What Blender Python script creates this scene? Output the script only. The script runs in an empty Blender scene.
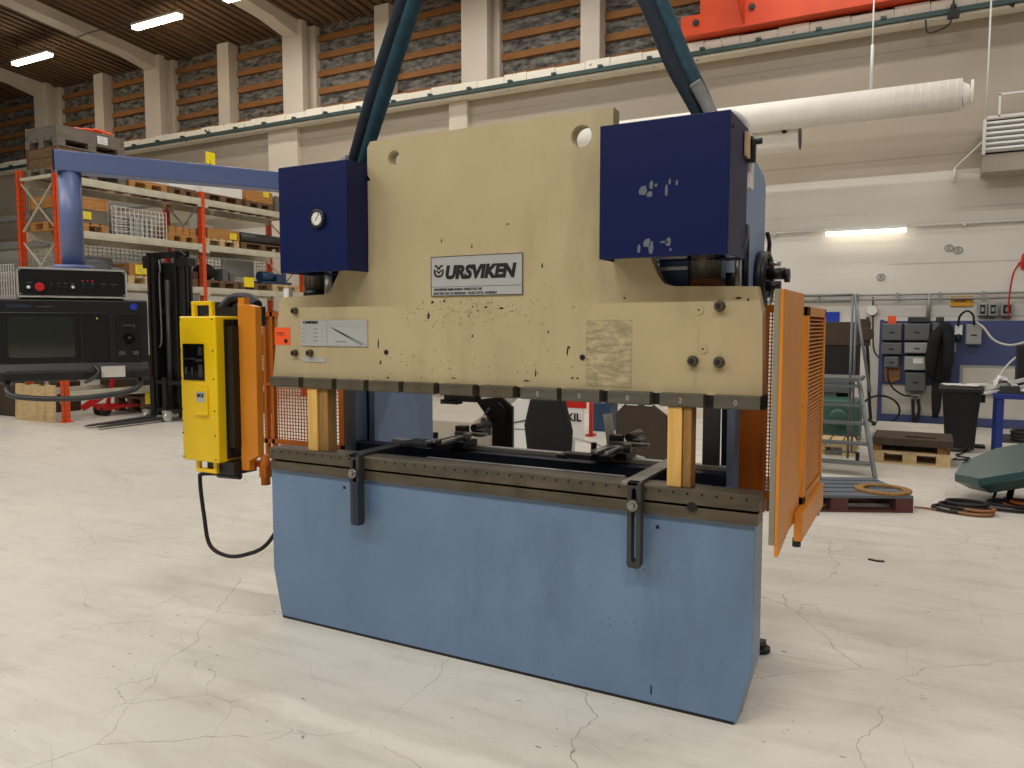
import bpy, math, random
from mathutils import Vector, Matrix
random.seed(7)
S = bpy.context.scene
COL = S.collection
PI = math.pi
R = math.radians

# ------------------------------------------------------------------ camera
CAMH = 1.55
F = 775.5
YAW = math.atan(418/777.7)
PIT = math.atan(58/775.5)
cd = bpy.data.cameras.new('camera'); cam = bpy.data.objects.new('camera', cd); COL.objects.link(cam)
cam.location = (0, 0, CAMH); cam.rotation_euler = (PI/2-PIT, 0, YAW)
cd.sensor_width = 36; cd.lens = F/1024*36; cd.clip_end = 200
S.camera = cam
S.view_settings.view_transform = 'Standard'; S.view_settings.look = 'None'
S.view_settings.gamma = 1; S.view_settings.use_curve_mapping = False
S.view_settings.exposure = 0.0

# survey of the photograph: the world point seen at a pixel on a plane X=, Y= or Z=
_c, _s, _cp, _sp = math.cos(YAW), math.sin(YAW), math.cos(PIT), math.sin(PIT)
def _ray(x, y):
    a = (x-512)/F; b = -(y-384)/F
    return Vector((-_s*_cp+a*_c-b*_s*_sp, _c*_cp+a*_s+b*_c*_sp, -_sp+b*_cp))
def _on(i, v, x, y):
    d = _ray(x, y); o = Vector((0, 0, CAMH)); return o+d*((v-o[i])/d[i])
def FX(X, x, y): return _on(0, X, x, y)
def FY(Y, x, y): return _on(1, Y, x, y)
def FZ(Z, x, y): return _on(2, Z, x, y)

# ------------------------------------------------------------------ materials
def lin(c):
    return tuple((x/255/12.92 if x/255 <= .04045 else ((x/255+.055)/1.055)**2.4) for x in c)+(1,)
class NT:
    def __init__(s, name):
        s.m = bpy.data.materials.new(name); s.m.use_nodes = True
        s.t = s.m.node_tree; s.b = s.t.nodes['Principled BSDF']
    def n(s, typ, **k):
        x = s.t.nodes.new(typ)
        for a, v in k.items():
            if a.startswith('i_'): x.inputs[a[2:].replace('_', ' ')].default_value = v
            else: setattr(x, a, v)
        return x
    def l(s, a, b): s.t.links.new(a, b)
    def co(s, sc=(1, 1, 1)):
        g = s.n('ShaderNodeNewGeometry'); m = s.n('ShaderNodeMapping'); m.inputs['Scale'].default_value = sc
        s.l(g.outputs['Position'], m.inputs['Vector']); return m.outputs['Vector']
    def oc(s, sc=(1, 1, 1)):
        g = s.n('ShaderNodeTexCoord'); m = s.n('ShaderNodeMapping'); m.inputs['Scale'].default_value = sc
        s.l(g.outputs['Object'], m.inputs['Vector']); return m.outputs['Vector']
    def noise(s, v, scale, detail=4, rough=.55):
        x = s.n('ShaderNodeTexNoise', i_Scale=scale, i_Detail=detail, i_Roughness=rough); s.l(v, x.inputs['Vector']); return x.outputs['Fac']
    def ramp(s, f, a, b, ca=0., cb=1.):
        x = s.n('ShaderNodeMapRange'); x.inputs[1].default_value = a; x.inputs[2].default_value = b
        x.inputs[3].default_value = ca; x.inputs[4].default_value = cb; s.l(f, x.inputs[0]); return x.outputs[0]
    def math(s, op, a, b):
        x = s.n('ShaderNodeMath', operation=op)
        for i, v in enumerate((a, b)):
            if isinstance(v, (int, float)): x.inputs[i].default_value = v
            else: s.l(v, x.inputs[i])
        return x.outputs[0]
    def mix(s, f, a, b):
        x = s.n('ShaderNodeMix', data_type='RGBA')
        if isinstance(f, (int, float)): x.inputs[0].default_value = f
        else: s.l(f, x.inputs[0])
        for i, v in ((6, a), (7, b)):
            if isinstance(v, tuple): x.inputs[i].default_value = v
            else: s.l(v, x.inputs[i])
        return x.outputs[2]
    def bump(s, h, st=.3, d=.01):
        x = s.n('ShaderNodeBump', i_Strength=st, i_Distance=d); s.l(h, x.inputs['Height']); s.l(x.outputs[0], s.b.inputs['Normal'])
MATS = {}
def mat(name, col, rough=.5, metal=0., var=.12, sc=3., stretch=(1, 1, 1), chips=None, grime=None, bump=0, spec=.5, coat=0):
    t = NT(name); c = lin(col); v = t.oc(stretch)
    f = t.noise(v, sc)
    lo = tuple(x*(1-var) for x in c[:3])+(1,); hi = tuple(min(1, x*(1+var*.7)) for x in c[:3])+(1,)
    o = t.mix(t.ramp(f, .3, .7), lo, hi)
    if grime:
        g = t.noise(t.oc((1, 1, .35)), grime[1], 6, .7)
        o = t.mix(t.math('MULTIPLY', t.ramp(g, .52, .75), grime[2]), o, lin(grime[0]))
    if chips:
        a = t.noise(t.oc(), chips[1], 2, .5); b = t.noise(t.oc(), chips[2], 2, .5)
        k = t.math('MULTIPLY', t.ramp(a, chips[3], chips[3]+.03), t.ramp(b, .5, .6))
        o = t.mix(k, o, lin(chips[0]))
    t.l(o, t.b.inputs['Base Color'])
    t.b.inputs['Roughness'].default_value = rough; t.b.inputs['Metallic'].default_value = metal
    t.b.inputs['Specular IOR Level'].default_value = spec
    if coat: t.b.inputs['Coat Weight'].default_value = coat
    if bump: t.bump(t.noise(v, sc*6, 5), bump, .01)
    MATS[name] = t.m; return t.m
def emit(name, col, st):
    t = NT(name); t.b.inputs['Base Color'].default_value = lin(col)
    t.b.inputs['Emission Color'].default_value = lin(col); t.b.inputs['Emission Strength'].default_value = st
    MATS[name] = t.m

mat('cream', (180, 164, 125), .42, var=.10, sc=2, chips=((70, 58, 42), 95, 2.6, .72), grime=((120, 104, 70), 3.0, .35))
mat('cream_edge', (176, 160, 118), .5)
mat('brakeblue', (104, 129, 158), .36, var=.12, sc=2.2, chips=((70, 84, 104), 70, 2.0, .70), grime=((82, 98, 122), 3.5, .55))
mat('frameblue', (124, 148, 180), .4, var=.06)
mat('armblue', (92, 106, 146), .4, var=.06)
mat('navy', (2, 18, 68), .42, var=.12, sc=1.5, spec=.3)
mat('orange', (206, 128, 30), .4, var=.12, sc=2, chips=((90, 45, 12), 50, 3, .7))
mat('orange_dark', (168, 90, 22), .55, var=.12, spec=.2)  # guard orange with its shade put into the colour; also on small things
mat('red_orange', (222, 76, 26), .45, var=.12)
mat('yellow', (240, 200, 10), .38, var=.06)
mat('label_yellow', (245, 222, 20), .5, var=.04)
mat('black', (18, 18, 19), .45, var=.2)
mat('black_gloss', (12, 12, 14), .12)
mat('rubber', (22, 22, 23), .7)
mat('console', (15, 15, 16), .42, var=.12)
mat('console_panel', (15, 15, 16), .35)
mat('screen', (44, 46, 40), .12, var=.2, sc=2)
mat('wood_worn', (146, 108, 54), .75, var=.35, sc=7, stretch=(6, 6, .6), grime=((70, 44, 22), 8, .7))
mat('steel_mid', (98, 94, 82), .42, .4, var=.25, sc=8, stretch=(1, 1, 4))
mat('keys', (70, 70, 70), .5)
mat('steel', (150, 148, 140), .38, .85, var=.2, sc=8, stretch=(1, 1, 6))
mat('steel_old', (92, 84, 68), .45, .35, var=.3, sc=7, stretch=(.6, 1, 3), grime=((50, 42, 30), 6, .6))
mat('steel_dark', (66, 66, 66), .45, .4, var=.25, sc=6)
mat('groove', (14, 12, 10), .8)
mat('bright', (205, 205, 200), .3, .7, var=.08)
mat('pale_metal', (224, 222, 215), .45, .2, var=.08)
mat('alu', (196, 196, 192), .4, .6, var=.1)
mat('dark_navy', (28, 36, 56), .5, var=.2)
mat('grey_strip', (138, 128, 108), .55, var=.15)
mat('white', (226, 224, 218), .5, var=.04)
mat('white_duct', (246, 241, 230), .75, var=.05)
mat('plate_grey', (186, 186, 182), .35, .3, var=.05)
mat('ink', (14, 14, 16), .5, var=0)
mat('ink_grey', (136, 138, 138), .5, var=0)
mat('sticker', (240, 88, 34), .5, var=.04)
mat('red', (190, 28, 26), .4, var=.06)
mat('teal_web', (22, 62, 76), .8, var=.3, sc=18, grime=((14, 26, 34), 9, .7), bump=.4)
mat('dark_web', (18, 32, 44), .85, var=.3, sc=18, bump=.4)
mat('sleeve', (132, 132, 126), .8, var=.2, sc=14)
mat('wood', (216, 172, 92), .7, var=.2, sc=6, stretch=(5, 5, .5), grime=((120, 80, 34), 8, .5))
mat('wood_pale', (206, 178, 130), .75, var=.2, sc=5, stretch=(1, 1, 4), grime=((130, 96, 56), 5, .5))
mat('wood_crate', (176, 124, 66), .7, var=.25, sc=5, stretch=(1, 1, 5))
mat('wood_dark', (112, 84, 58), .75, var=.25, sc=6, stretch=(1, 1, 4))
mat('wood_grey', (112, 104, 92), .8, var=.25, sc=6, stretch=(1, 1, 4))
mat('wood_red', (84, 44, 36), .6, var=.25, sc=5)
mat('slate', (92, 98, 104), .55, var=.15, sc=5)
mat('rust', (138, 92, 54), .6, var=.25, sc=6)
mat('batten', (150, 100, 48), .7, var=.2, sc=3, stretch=(1, 1, 5))
mat('plaster', (216, 204, 186), .6, var=.06, sc=1)
mat('rail_white', (246, 238, 220), .65, var=.06, sc=1, chips=((60, 50, 40), 8, 1.2, .66))
mat('rail_green', (46, 70, 66), .5)
mat('rack_beam', (196, 190, 168), .5, var=.14, sc=4)
mat('grey_box', (96, 98, 98), .4, var=.06)
mat('grey_light', (150, 150, 146), .45, var=.06)
mat('board_blue', (62, 72, 112), .5, var=.08)
mat('door_blue', (24, 58, 168), .45)
mat('cloth_black', (17, 18, 20), .85, var=.3, sc=12, bump=.5)
mat('green_steel', (44, 74, 72), .28, var=.1, sc=3)
mat('green_machine', (56, 92, 82), .4, var=.12)
mat('bench_blue', (26, 48, 122), .45)
mat('ladder_steel', (112, 116, 116), .4, .4, var=.12)
mat('concrete', (196, 190, 176), .8)
mat('cable_white', (200, 196, 186), .5)
mat('sign_amber', (222, 160, 24), .5, var=.03)
mat('greige', (168, 158, 142), .55, var=.06)
mat('brown_dark', (64, 50, 34), .7, var=.2)
mat('blue_machine', (32, 62, 92), .45)
emit('tube', (255, 236, 206), 26)
emit('tube_wall', (255, 246, 232), 4.5)

def glass_mat():
    t = NT('sight_glass'); t.b.inputs['Base Color'].default_value = lin((205, 205, 190)); t.b.inputs['Roughness'].default_value = .15
    t.b.inputs['Metallic'].default_value = .6; MATS['sight_glass'] = t.m
glass_mat()

def floor_mat():
    t = NT('floor_paint'); v = t.co()
    big = t.noise(v, .35, 3); med = t.noise(t.co((1, 2.2, 1)), 1.7, 6, .65)
    c = t.mix(t.ramp(big, .35, .65), lin((216, 209, 193)), lin((203, 199, 188)))
    c = t.mix(t.math('MULTIPLY', t.ramp(med, .48, .72), .45), c, lin((170, 160, 142)))
    streak = t.noise(t.co((.5, 5, 1)), 2.5, 5, .6)
    c = t.mix(t.math('MULTIPLY', t.ramp(streak, .52, .75), .3), c, lin((160, 152, 136)))
    # cracks: edges of warped cells, kept only in patches
    w = t.n('ShaderNodeTexNoise', i_Scale=2.2, i_Detail=6); t.l(v, w.inputs['Vector'])
    mx = t.n('ShaderNodeMix', data_type='VECTOR'); mx.inputs[0].default_value = .22
    t.l(v, mx.inputs[4]); t.l(w.outputs['Color'], mx.inputs[5])
    for sc, th, lo in ((1.0, .0020, .44), (2.3, .0022, .50), (4.6, .003, .58)):
        vo = t.n('ShaderNodeTexVoronoi', feature='DISTANCE_TO_EDGE', i_Scale=sc); t.l(mx.outputs[1], vo.inputs['Vector'])
        k = t.ramp(vo.outputs['Distance'], th*.4, th, 1, 0)
        k = t.math('MULTIPLY', k, t.ramp(t.noise(v, .9+sc*.3, 2), lo-.06, lo+.08))
        c = t.mix(t.math('MULTIPLY', k, .6), c, lin((104, 90, 74)))
    sp = t.math('MULTIPLY', t.ramp(t.noise(t.co((1, 2.6, 1)), 15, 2), .70, .73), t.ramp(t.noise(v, 1.3, 2), .48, .54))
    c = t.mix(t.math('MULTIPLY', sp, .8), c, lin((52, 46, 40)))
    t.l(c, t.b.inputs['Base Color'])
    t.l(t.ramp(med, .3, .7, .30, .48), t.b.inputs['Roughness'])
    t.b.inputs['Specular IOR Level'].default_value = .35
    t.bump(med, .06, .01); MATS['floor_paint'] = t.m
floor_mat()
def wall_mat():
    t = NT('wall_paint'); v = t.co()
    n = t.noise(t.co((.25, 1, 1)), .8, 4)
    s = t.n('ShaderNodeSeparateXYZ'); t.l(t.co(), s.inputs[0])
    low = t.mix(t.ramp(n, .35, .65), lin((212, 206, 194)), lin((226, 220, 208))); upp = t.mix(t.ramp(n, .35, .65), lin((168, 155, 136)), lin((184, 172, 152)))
    c = t.mix(t.ramp(s.outputs['Z'], 3.98, 4.0), low, upp)      # whiter tone low down, darker greige tone higher up
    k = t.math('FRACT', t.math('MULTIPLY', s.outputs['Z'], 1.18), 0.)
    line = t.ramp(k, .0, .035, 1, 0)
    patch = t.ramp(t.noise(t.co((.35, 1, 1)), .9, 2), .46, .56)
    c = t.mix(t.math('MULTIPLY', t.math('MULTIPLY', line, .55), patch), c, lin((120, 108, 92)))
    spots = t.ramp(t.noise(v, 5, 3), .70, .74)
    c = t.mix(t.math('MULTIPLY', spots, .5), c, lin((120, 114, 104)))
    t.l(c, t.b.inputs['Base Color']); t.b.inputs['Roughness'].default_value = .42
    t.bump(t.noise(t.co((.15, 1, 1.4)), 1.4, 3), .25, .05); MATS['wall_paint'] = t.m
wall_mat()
def film_mat():
    t = NT('plastic_film'); v = t.co((.6, 1, 1.6)); n = t.noise(v, 6, 6, .7)
    c = t.mix(t.ramp(n, .35, .7), lin((38, 37, 34)), lin((170, 165, 154)))
    t.l(c, t.b.inputs['Base Color']); t.b.inputs['Roughness'].default_value = .22
    t.bump(n, .9, .08); MATS['plastic_film'] = t.m
film_mat()
def deck_mat():
    t = NT('roof_boards'); n = t.noise(t.co((3, .25, 1)), 1.5, 4)
    t.l(t.mix(t.ramp(n, .3, .7), lin((80, 58, 40)), lin((124, 94, 66))), t.b.inputs['Base Color'])
    t.b.inputs['Roughness'].default_value = .75; MATS['roof_boards'] = t.m
deck_mat()
def scratch_mat():
    # worn patch where a sticker sat: grey smears
    t = NT('worn_patch'); n = t.noise(t.oc((2.2, 1, 9)), 5, 6, .7); n2 = t.noise(t.oc((1, 1, 1)), 30, 3)
    c = t.mix(t.ramp(n, .42, .6), lin((140, 130, 98)), lin((184, 168, 128)))
    c = t.mix(t.ramp(n2, .62, .72), c, lin((122, 114, 86)))
    t.l(c, t.b.inputs['Base Color']); t.b.inputs['Roughness'].default_value = .6; MATS['worn_patch'] = t.m
scratch_mat()

# ------------------------------------------------------------------ mesh builder
ORG = {}
class G:
    def __init__(s): s.v = []; s.f = []; s.m = []; s.sm = []
    def add(s, vs, fs, mi=0, sm=None):
        o = len(s.v); s.v += [Vector(p) for p in vs]
        for i, f in enumerate(fs):
            s.f.append([o+k for k in f]); s.m.append(mi); s.sm.append(bool(sm[i]) if sm else False)
        return s
    def box(s, x0, x1, y0, y1, z0, z1, mi=0):
        if x0 > x1: x0, x1 = x1, x0
        if y0 > y1: y0, y1 = y1, y0
        if z0 > z1: z0, z1 = z1, z0
        return s.add([(x0,y0,z0),(x1,y0,z0),(x1,y1,z0),(x0,y1,z0),(x0,y0,z1),(x1,y0,z1),(x1,y1,z1),(x0,y1,z1)],
              [(0,3,2,1),(4,5,6,7),(0,1,5,4),(1,2,6,5),(2,3,7,6),(3,0,4,7)], mi)
    def ob(s, c, size, rot=(0, 0, 0), mi=0):
        from mathutils import Euler
        q = Euler(rot).to_matrix(); h = [x/2 for x in size]; c = Vector(c)
        vs = [c+q@Vector((a*h[0], b*h[1], d*h[2])) for d in (-1, 1) for a, b in ((-1,-1),(1,-1),(1,1),(-1,1))]
        return s.add(vs, [(0,3,2,1),(4,5,6,7),(0,1,5,4),(1,2,6,5),(2,3,7,6),(3,0,4,7)], mi)
    def bar(s, p, q, w, h, mi=0):                  # square bar from p to q
        p = Vector(p); q = Vector(q); d = (q-p).normalized()
        u = Vector((0, 0, 1)) if abs(d.z) < .95 else Vector((0, 1, 0))
        a = d.cross(u).normalized()*w/2; b = a.cross(d).normalized()*h/2
        vs = [p-a-b, p+a-b, p+a+b, p-a+b, q-a-b, q+a-b, q+a+b, q-a+b]
        return s.add(vs, [(0,1,2,3),(7,6,5,4),(0,4,5,1),(1,5,6,2),(2,6,7,3),(3,7,4,0)], mi)
    def ring(s, c, d, r, n, e=1.):
        d = Vector(d).normalized(); u = Vector((0, 0, 1)) if abs(d.z) < .95 else Vector((1, 0, 0))
        a = d.cross(u).normalized(); b = a.cross(d).normalized()
        return [Vector(c)+a*math.cos(2*PI*i/n)*r+b*math.sin(2*PI*i/n)*r*e for i in range(n)]
    def cyl(s, p, q, r, r2=None, n=20, mi=0, cap=True):
        p = Vector(p); q = Vector(q); r2 = r if r2 is None else r2
        vs = s.ring(p, q-p, r, n)+s.ring(q, q-p, r2, n)
        fs = [(i, (i+1) % n, n+(i+1) % n, n+i) for i in range(n)]; sm = [1]*n
        if cap: fs += [tuple(reversed(range(n))), tuple(range(n, 2*n))]; sm += [0, 0]
        return s.add(vs, fs, mi, sm)
    def tube(s, pts, r, n=8, mi=0, e=1., closed=False):
        pts = [Vector(p) for p in pts]; k = len(pts); vs = []
        rr = r if isinstance(r, (list, tuple)) else [r]*k
        pa = None
        for i in range(k):
            a = pts[(i-1) % k] if (i > 0 or closed) else pts[i]; b = pts[(i+1) % k] if (i < k-1 or closed) else pts[i]
            d = (b-a).normalized()
            if pa is None:
                u = Vector((0, 0, 1)) if abs(d.z) < .9 else Vector((1, 0, 0)); pa = d.cross(u).normalized()
            pa = (pa-d*pa.dot(d)).normalized(); pb = pa.cross(d).normalized()
            vs += [pts[i]+pa*math.cos(2*PI*j/n)*rr[i]+pb*math.sin(2*PI*j/n)*rr[i]*e for j in range(n)]
        fs = []
        for i in range(k if closed else k-1):
            for j in range(n):
                i2 = (i+1) % k; fs.append((i*n+j, i*n+(j+1) % n, i2*n+(j+1) % n, i2*n+j))
        sm = [1]*len(fs)
        if not closed: fs += [tuple(reversed(range(n))), tuple(range((k-1)*n, k*n))]; sm += [0, 0]
        return s.add(vs, fs, mi, sm)
    def prism(s, poly, ax, a, b, mi=0):            # poly in the two other axes (order X,Y,Z), extruded along ax
        def P(u, w, t):
            return {'x': (t, u, w), 'y': (u, t, w), 'z': (u, w, t)}[ax]
        n = len(poly); vs = [P(u, w, a) for u, w in poly]+[P(u, w, b) for u, w in poly]
        return s.add(vs, [tuple(range(n)), tuple(reversed(range(n, 2*n)))]+[(i, n+i, n+(i+1) % n, (i+1) % n) for i in range(n)], mi)
    def sphere(s, c, r, n=12, m=8, mi=0, sz=(1, 1, 1)):
        c = Vector(c); vs = [c+Vector((0, 0, -r*sz[2]))]
        for i in range(1, m):
            t = PI*i/m
            for j in range(n): vs.append(c+Vector((math.sin(t)*math.cos(2*PI*j/n)*r*sz[0], math.sin(t)*math.sin(2*PI*j/n)*r*sz[1], -math.cos(t)*r*sz[2])))
        vs.append(c+Vector((0, 0, r*sz[2]))); fs = [(0, 1+(j+1) % n, 1+j) for j in range(n)]
        for i in range(m-2):
            for j in range(n): fs.append((1+i*n+j, 1+i*n+(j+1) % n, 1+(i+1)*n+(j+1) % n, 1+(i+1)*n+j))
        l = len(vs)-1; fs += [(1+(m-2)*n+j, 1+(m-2)*n+(j+1) % n, l) for j in range(n)]
        return s.add(vs, fs, mi, [1]*len(fs))
    def grid(s, o, a, b, na, nb, t, mi=0):         # wire mesh: na x nb cells spanned by vectors a, b
        o, a, b = Vector(o), Vector(a), Vector(b)
        for i in range(na+1): s.bar(o+a*i/na, o+a*i/na+b, t, t, mi)
        for j in range(nb+1): s.bar(o+b*j/nb, o+b*j/nb+a, t, t, mi)
        return s
    def build(s, name, mats, parent=None, bevel=0, label=None, cat=None, group=None, kind=None, tf=None):
        if isinstance(mats, str): mats = [mats]
        vs = [tf@p for p in s.v] if tf else s.v
        lo = Vector([min(p[i] for p in vs) for i in range(3)]); hi = Vector([max(p[i] for p in vs) for i in range(3)])
        og = (lo+hi)/2
        if parent is None: og.z = lo.z
        me = bpy.data.meshes.new(name); me.from_pydata([p-og for p in vs], [], s.f)
        for i, p in enumerate(me.polygons): p.material_index = s.m[i]; p.use_smooth = s.sm[i]
        for m in mats: me.materials.append(MATS[m])
        me.validate()
        import bmesh
        bm = bmesh.new(); bm.from_mesh(me); bmesh.ops.recalc_face_normals(bm, faces=bm.faces); bm.to_mesh(me); bm.free()
        o = bpy.data.objects.new(name, me); COL.objects.link(o); ORG[o.name] = og
        if parent is not None:
            o.parent = parent; o.location = og-ORG[parent.name]
        else: o.location = og
        if bevel:
            md = o.modifiers.new('bevel', 'BEVEL'); md.width = bevel; md.segments = 2; md.limit_method = 'ANGLE'; md.angle_limit = R(40)
        tag(o, label, cat, group, kind); return o
def tag(o, label=None, cat=None, group=None, kind=None):
    for k, v in (('label', label), ('category', cat), ('group', group), ('kind', kind)):
        if v: o[k] = v
    return o
def thing(name, loc, label, cat, group=None):
    o = bpy.data.objects.new(name, None); o.empty_display_size = .1; COL.objects.link(o)
    o.location = loc; ORG[o.name] = Vector(loc); return tag(o, label, cat, group)
def copy_tree(o, parent=None):
    c = o.copy(); COL.objects.link(c); c.parent = parent; ORG[c.name] = ORG[o.name]
    for ch in list(o.children): copy_tree(ch, c)
    return c
def place(o, loc, rz=0): o.location = loc; o.rotation_euler = (0, 0, rz); return o
def struct(g, name, mats, **k): return g.build(name, mats, kind='structure', **k)
def text(s, name, size, loc, parent, m, rot=(PI/2, 0, 0), shear=0, bold=0, sx=1., ext=.001, label=None):
    cu = bpy.data.curves.new('lettering', 'FONT'); cu.body = s; cu.size = size; cu.shear = shear; cu.offset = bold*size; cu.extrude = ext
    cu.resolution_u = 3
    t = bpy.data.objects.new('lettering', cu); COL.objects.link(t)
    bpy.context.view_layer.update()
    me = bpy.data.meshes.new_from_object(t.evaluated_get(bpy.context.evaluated_depsgraph_get()))
    bpy.data.objects.remove(t); bpy.data.curves.remove(cu)
    for v in me.vertices: v.co.x *= sx
    me.materials.clear(); me.materials.append(MATS[m])
    o = bpy.data.objects.new(name, me); COL.objects.link(o); o.parent = parent
    o.location = Vector(loc)-ORG[parent.name]; o.rotation_euler = rot; ORG[o.name] = Vector(loc)
    if label: o['label'] = label
    return o
def arc(c, r, a0, a1, n, plane='xz', y=0):
    out = []
    for i in range(n+1):
        t = R(a0+(a1-a0)*i/n); out.append((c[0]+r*math.cos(t), c[1]+r*math.sin(t)))
    return out
def bez(pts, n=8):                                  # Catmull-Rom through points
    P = [Vector(p) for p in pts]; P = [P[0]*2-P[1]]+P+[P[-1]*2-P[-2]]; out = []
    for i in range(1, len(P)-2):
        for j in range(n):
            t = j/n; a, b, c, d = P[i-1], P[i], P[i+1], P[i+2]
            out.append(.5*((2*b)+(c-a)*t+(2*a-5*b+4*c-d)*t*t+(3*b-a-3*c+d)*t**3))
    out.append(P[-2]); return out

# ================================================================== THE HALL
WY = 14.2                                            # inner face of the back wall
def deck(y): return 8.60+.092*(14.5-y)
g = G(); g.box(-46, 12, -9, 15, -.12, 0); struct(g, 'floor', 'floor_paint')
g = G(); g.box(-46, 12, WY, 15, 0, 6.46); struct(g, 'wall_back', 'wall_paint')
# upper back wall: plastic film over insulation held by timber battens
g = G(); g.box(-46, 12, 14.52, 15, 6.46, 8.75)
for k in range(6):
    z = 6.62+k*.405
    g.box(-46, 12, 14.44, 14.53, z, z+.13, 1)
struct(g, 'wall_back_upper', ['plastic_film', 'batten'])
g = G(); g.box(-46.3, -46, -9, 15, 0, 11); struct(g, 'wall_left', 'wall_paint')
# roof: boards running away from the camera on a dark deck
g = G(); g.prism([(-9, deck(-9)+.06), (15, deck(15)+.06), (15, deck(15)+.2), (-9, deck(-9)+.2)], 'x', -46, 12, 1)
x = -46
while x < 12:
    g.prism([(-9, deck(-9)), (14.52, deck(14.52)), (14.52, deck(14.52)+.06), (-9, deck(-9)+.06)], 'x', x, x+.15, 0); x += .25
struct(g, 'ceiling', ['roof_boards', 'wood_dark'])
zl0, zl1 = FY(13.85, 744, 50.6).z, FY(13.85, 592, 60).z
# main columns with their roof beams, slimmer posts between them
n_tr = 0
def trim(g, m, **k):
    global n_tr
    n_tr += 1; return struct(g, 'trim_%d' % n_tr, m, **k)
xc = [FY(14.02, px, 60).x for px in (143, 283, 461)]
step = (xc[2]-xc[0])/2
for k in range(-3, 4):
    x = xc[2]+step*k*1.0 if k > -3 else xc[2]-3*step
    g = G(); g.box(x, x+.62, 14.02, 14.2, zl1-.03, deck(13.9)); g.box(x+.1, x+.52, 14.2, 14.36, zl1-.03, deck(14.2)); g.box(x-.02, x+.72, 14.36, 14.53, zl1-.03, deck(14.5))
    trim(g, 'plaster', bevel=.015)
    g = G(); g.prism([(-9, deck(-9)-.24), (14.1, deck(14.1)-.24), (14.1, deck(14.1)), (-9, deck(-9))], 'x', x+.08, x+.5); trim(g, 'plaster')
    g = G(); g.prism([(13.0, deck(13.0)-.22), (14.03, deck(14.03)-.34), (14.03, deck(14.03)-.2)], 'x', x+.09, x+.49); trim(g, 'plaster')
    xm = x+step/2+.12
    g = G(); g.box(xm, xm+.40, 14.18, 14.5, zl1-.03, deck(14.3)); trim(g, 'plaster', bevel=.01)
# crane runway ledge clad in white plates
zl0, zl1 = FY(13.85, 744, 50.6).z, FY(13.85, 592, 60).z
g = G(); g.box(-46, 12, 13.88, WY+.32, zl0+.02, zl1-.03, 0); g.box(-46, 12, 13.85, 13.9, zl0, zl0+.035, 0)
x = -45.9
i = 0
while x < 11.5:
    w = .62 if i % 3 else .5
    g.box(x, x+w-.014, 13.85, 13.885, zl0+.10, zl1-.012*((i*7) % 3), 0); x += w; i += 1
g.box(-46, 12, 13.90, 14.1, zl1-.03, zl1-.005, 1)
trim(g, ['rail_white', 'rail_green'])
g = G()
g.box(-46, 12, 13.78, 13.845, zl0+.035, zl0+.105)
for k in range(60): g.box(-45.5+k*.95, -45.42+k*.95, 13.76, 13.845, zl0+.105, zl0+.15)
g.build('conductor_rail', 'rail_green', label='dark green conductor rail running along the white crane ledge', cat='rail')
for k in range(28):
    pass
# pilasters under the ledge
for px0, px1 in ((272, 301), (452, 470)):
    a = FY(WY, px0, 160).x; b = FY(WY, px1, 160).x
    g = G(); g.box(a, b, WY-.12, WY+.02, 0, zl0+.02); trim(g, 'plaster', bevel=.01)

# ---- crane end carriage
cy0 = 13.62
def cz(px, py): return FY(cy0, px, py)
car = thing('crane_carriage', (-2, 13.9, zl1), 'orange red overhead crane end carriage standing on the white ledge', 'crane')
L0 = cz(681, 30).x; Lm = cz(700, 20).x
zb = cz(690, 36).z
g = G(); zb = max(zb, zl1+.02); g.prism([(L0, zb), (3.2, zb), (3.2, zb+1.0), (Lm, zb+1.0), (Lm, zb+.34), (L0, zb+.34)], 'y', cy0, cy0+.32); g.build('side_plate', 'red_orange', car, bevel=.006)
g = G(); gx = cz(744, 20).x
g.prism([(cy0-1.2, zb+1.0), (cy0, zb+1.0), (cy0, zb+.05), (cy0-.03, zb+.05), (cy0-1.2, zb+.55)], 'x', gx-.015, gx+.015); g.build('gusset', 'red_orange', car)
g = G(); g.box(gx, 3.0, cy0-.44, cy0, zb+1.0, zb+1.6); g.build('girder', 'red_orange', car)
for px, py in ((696, 23), (752, 7)):
    c = cz(px, py); g = G(); g.cyl((c.x, cy0+.01, c.z), (c.x, cy0-.03, c.z), .055, n=12); g.cyl((c.x, cy0-.03, c.z), (c.x, cy0-.05, c.z), .03, n=6); g.build('bolt', 'steel_dark', car)
for wx in (L0+.5, 2.4):
    g = G(); g.cyl((wx, cy0+.27, zl1+.125), (wx, cy0+.36, zl1+.125), .13, n=20); g.build('wheel', 'steel_dark', car)
# ---- cable hook on the rail
g = G(); c = FY(13.72, 952, 14); g.tube(bez([(c.x-.35, 13.74, c.z-.02), (c.x-.3, 13.72, c.z-.22), (c.x-.05, 13.72, c.z-.16), (c.x, 13.74, c.z), (c.x+.02, 13.74, c.z+.3)]), .014); g.box(c.x-.06, c.x+.1, 13.70, 13.78, c.z-.06, c.z+.05)
g.build('current_collector', 'black', label='black cable collector clipped to the green rail under the crane', cat='cable')

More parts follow.
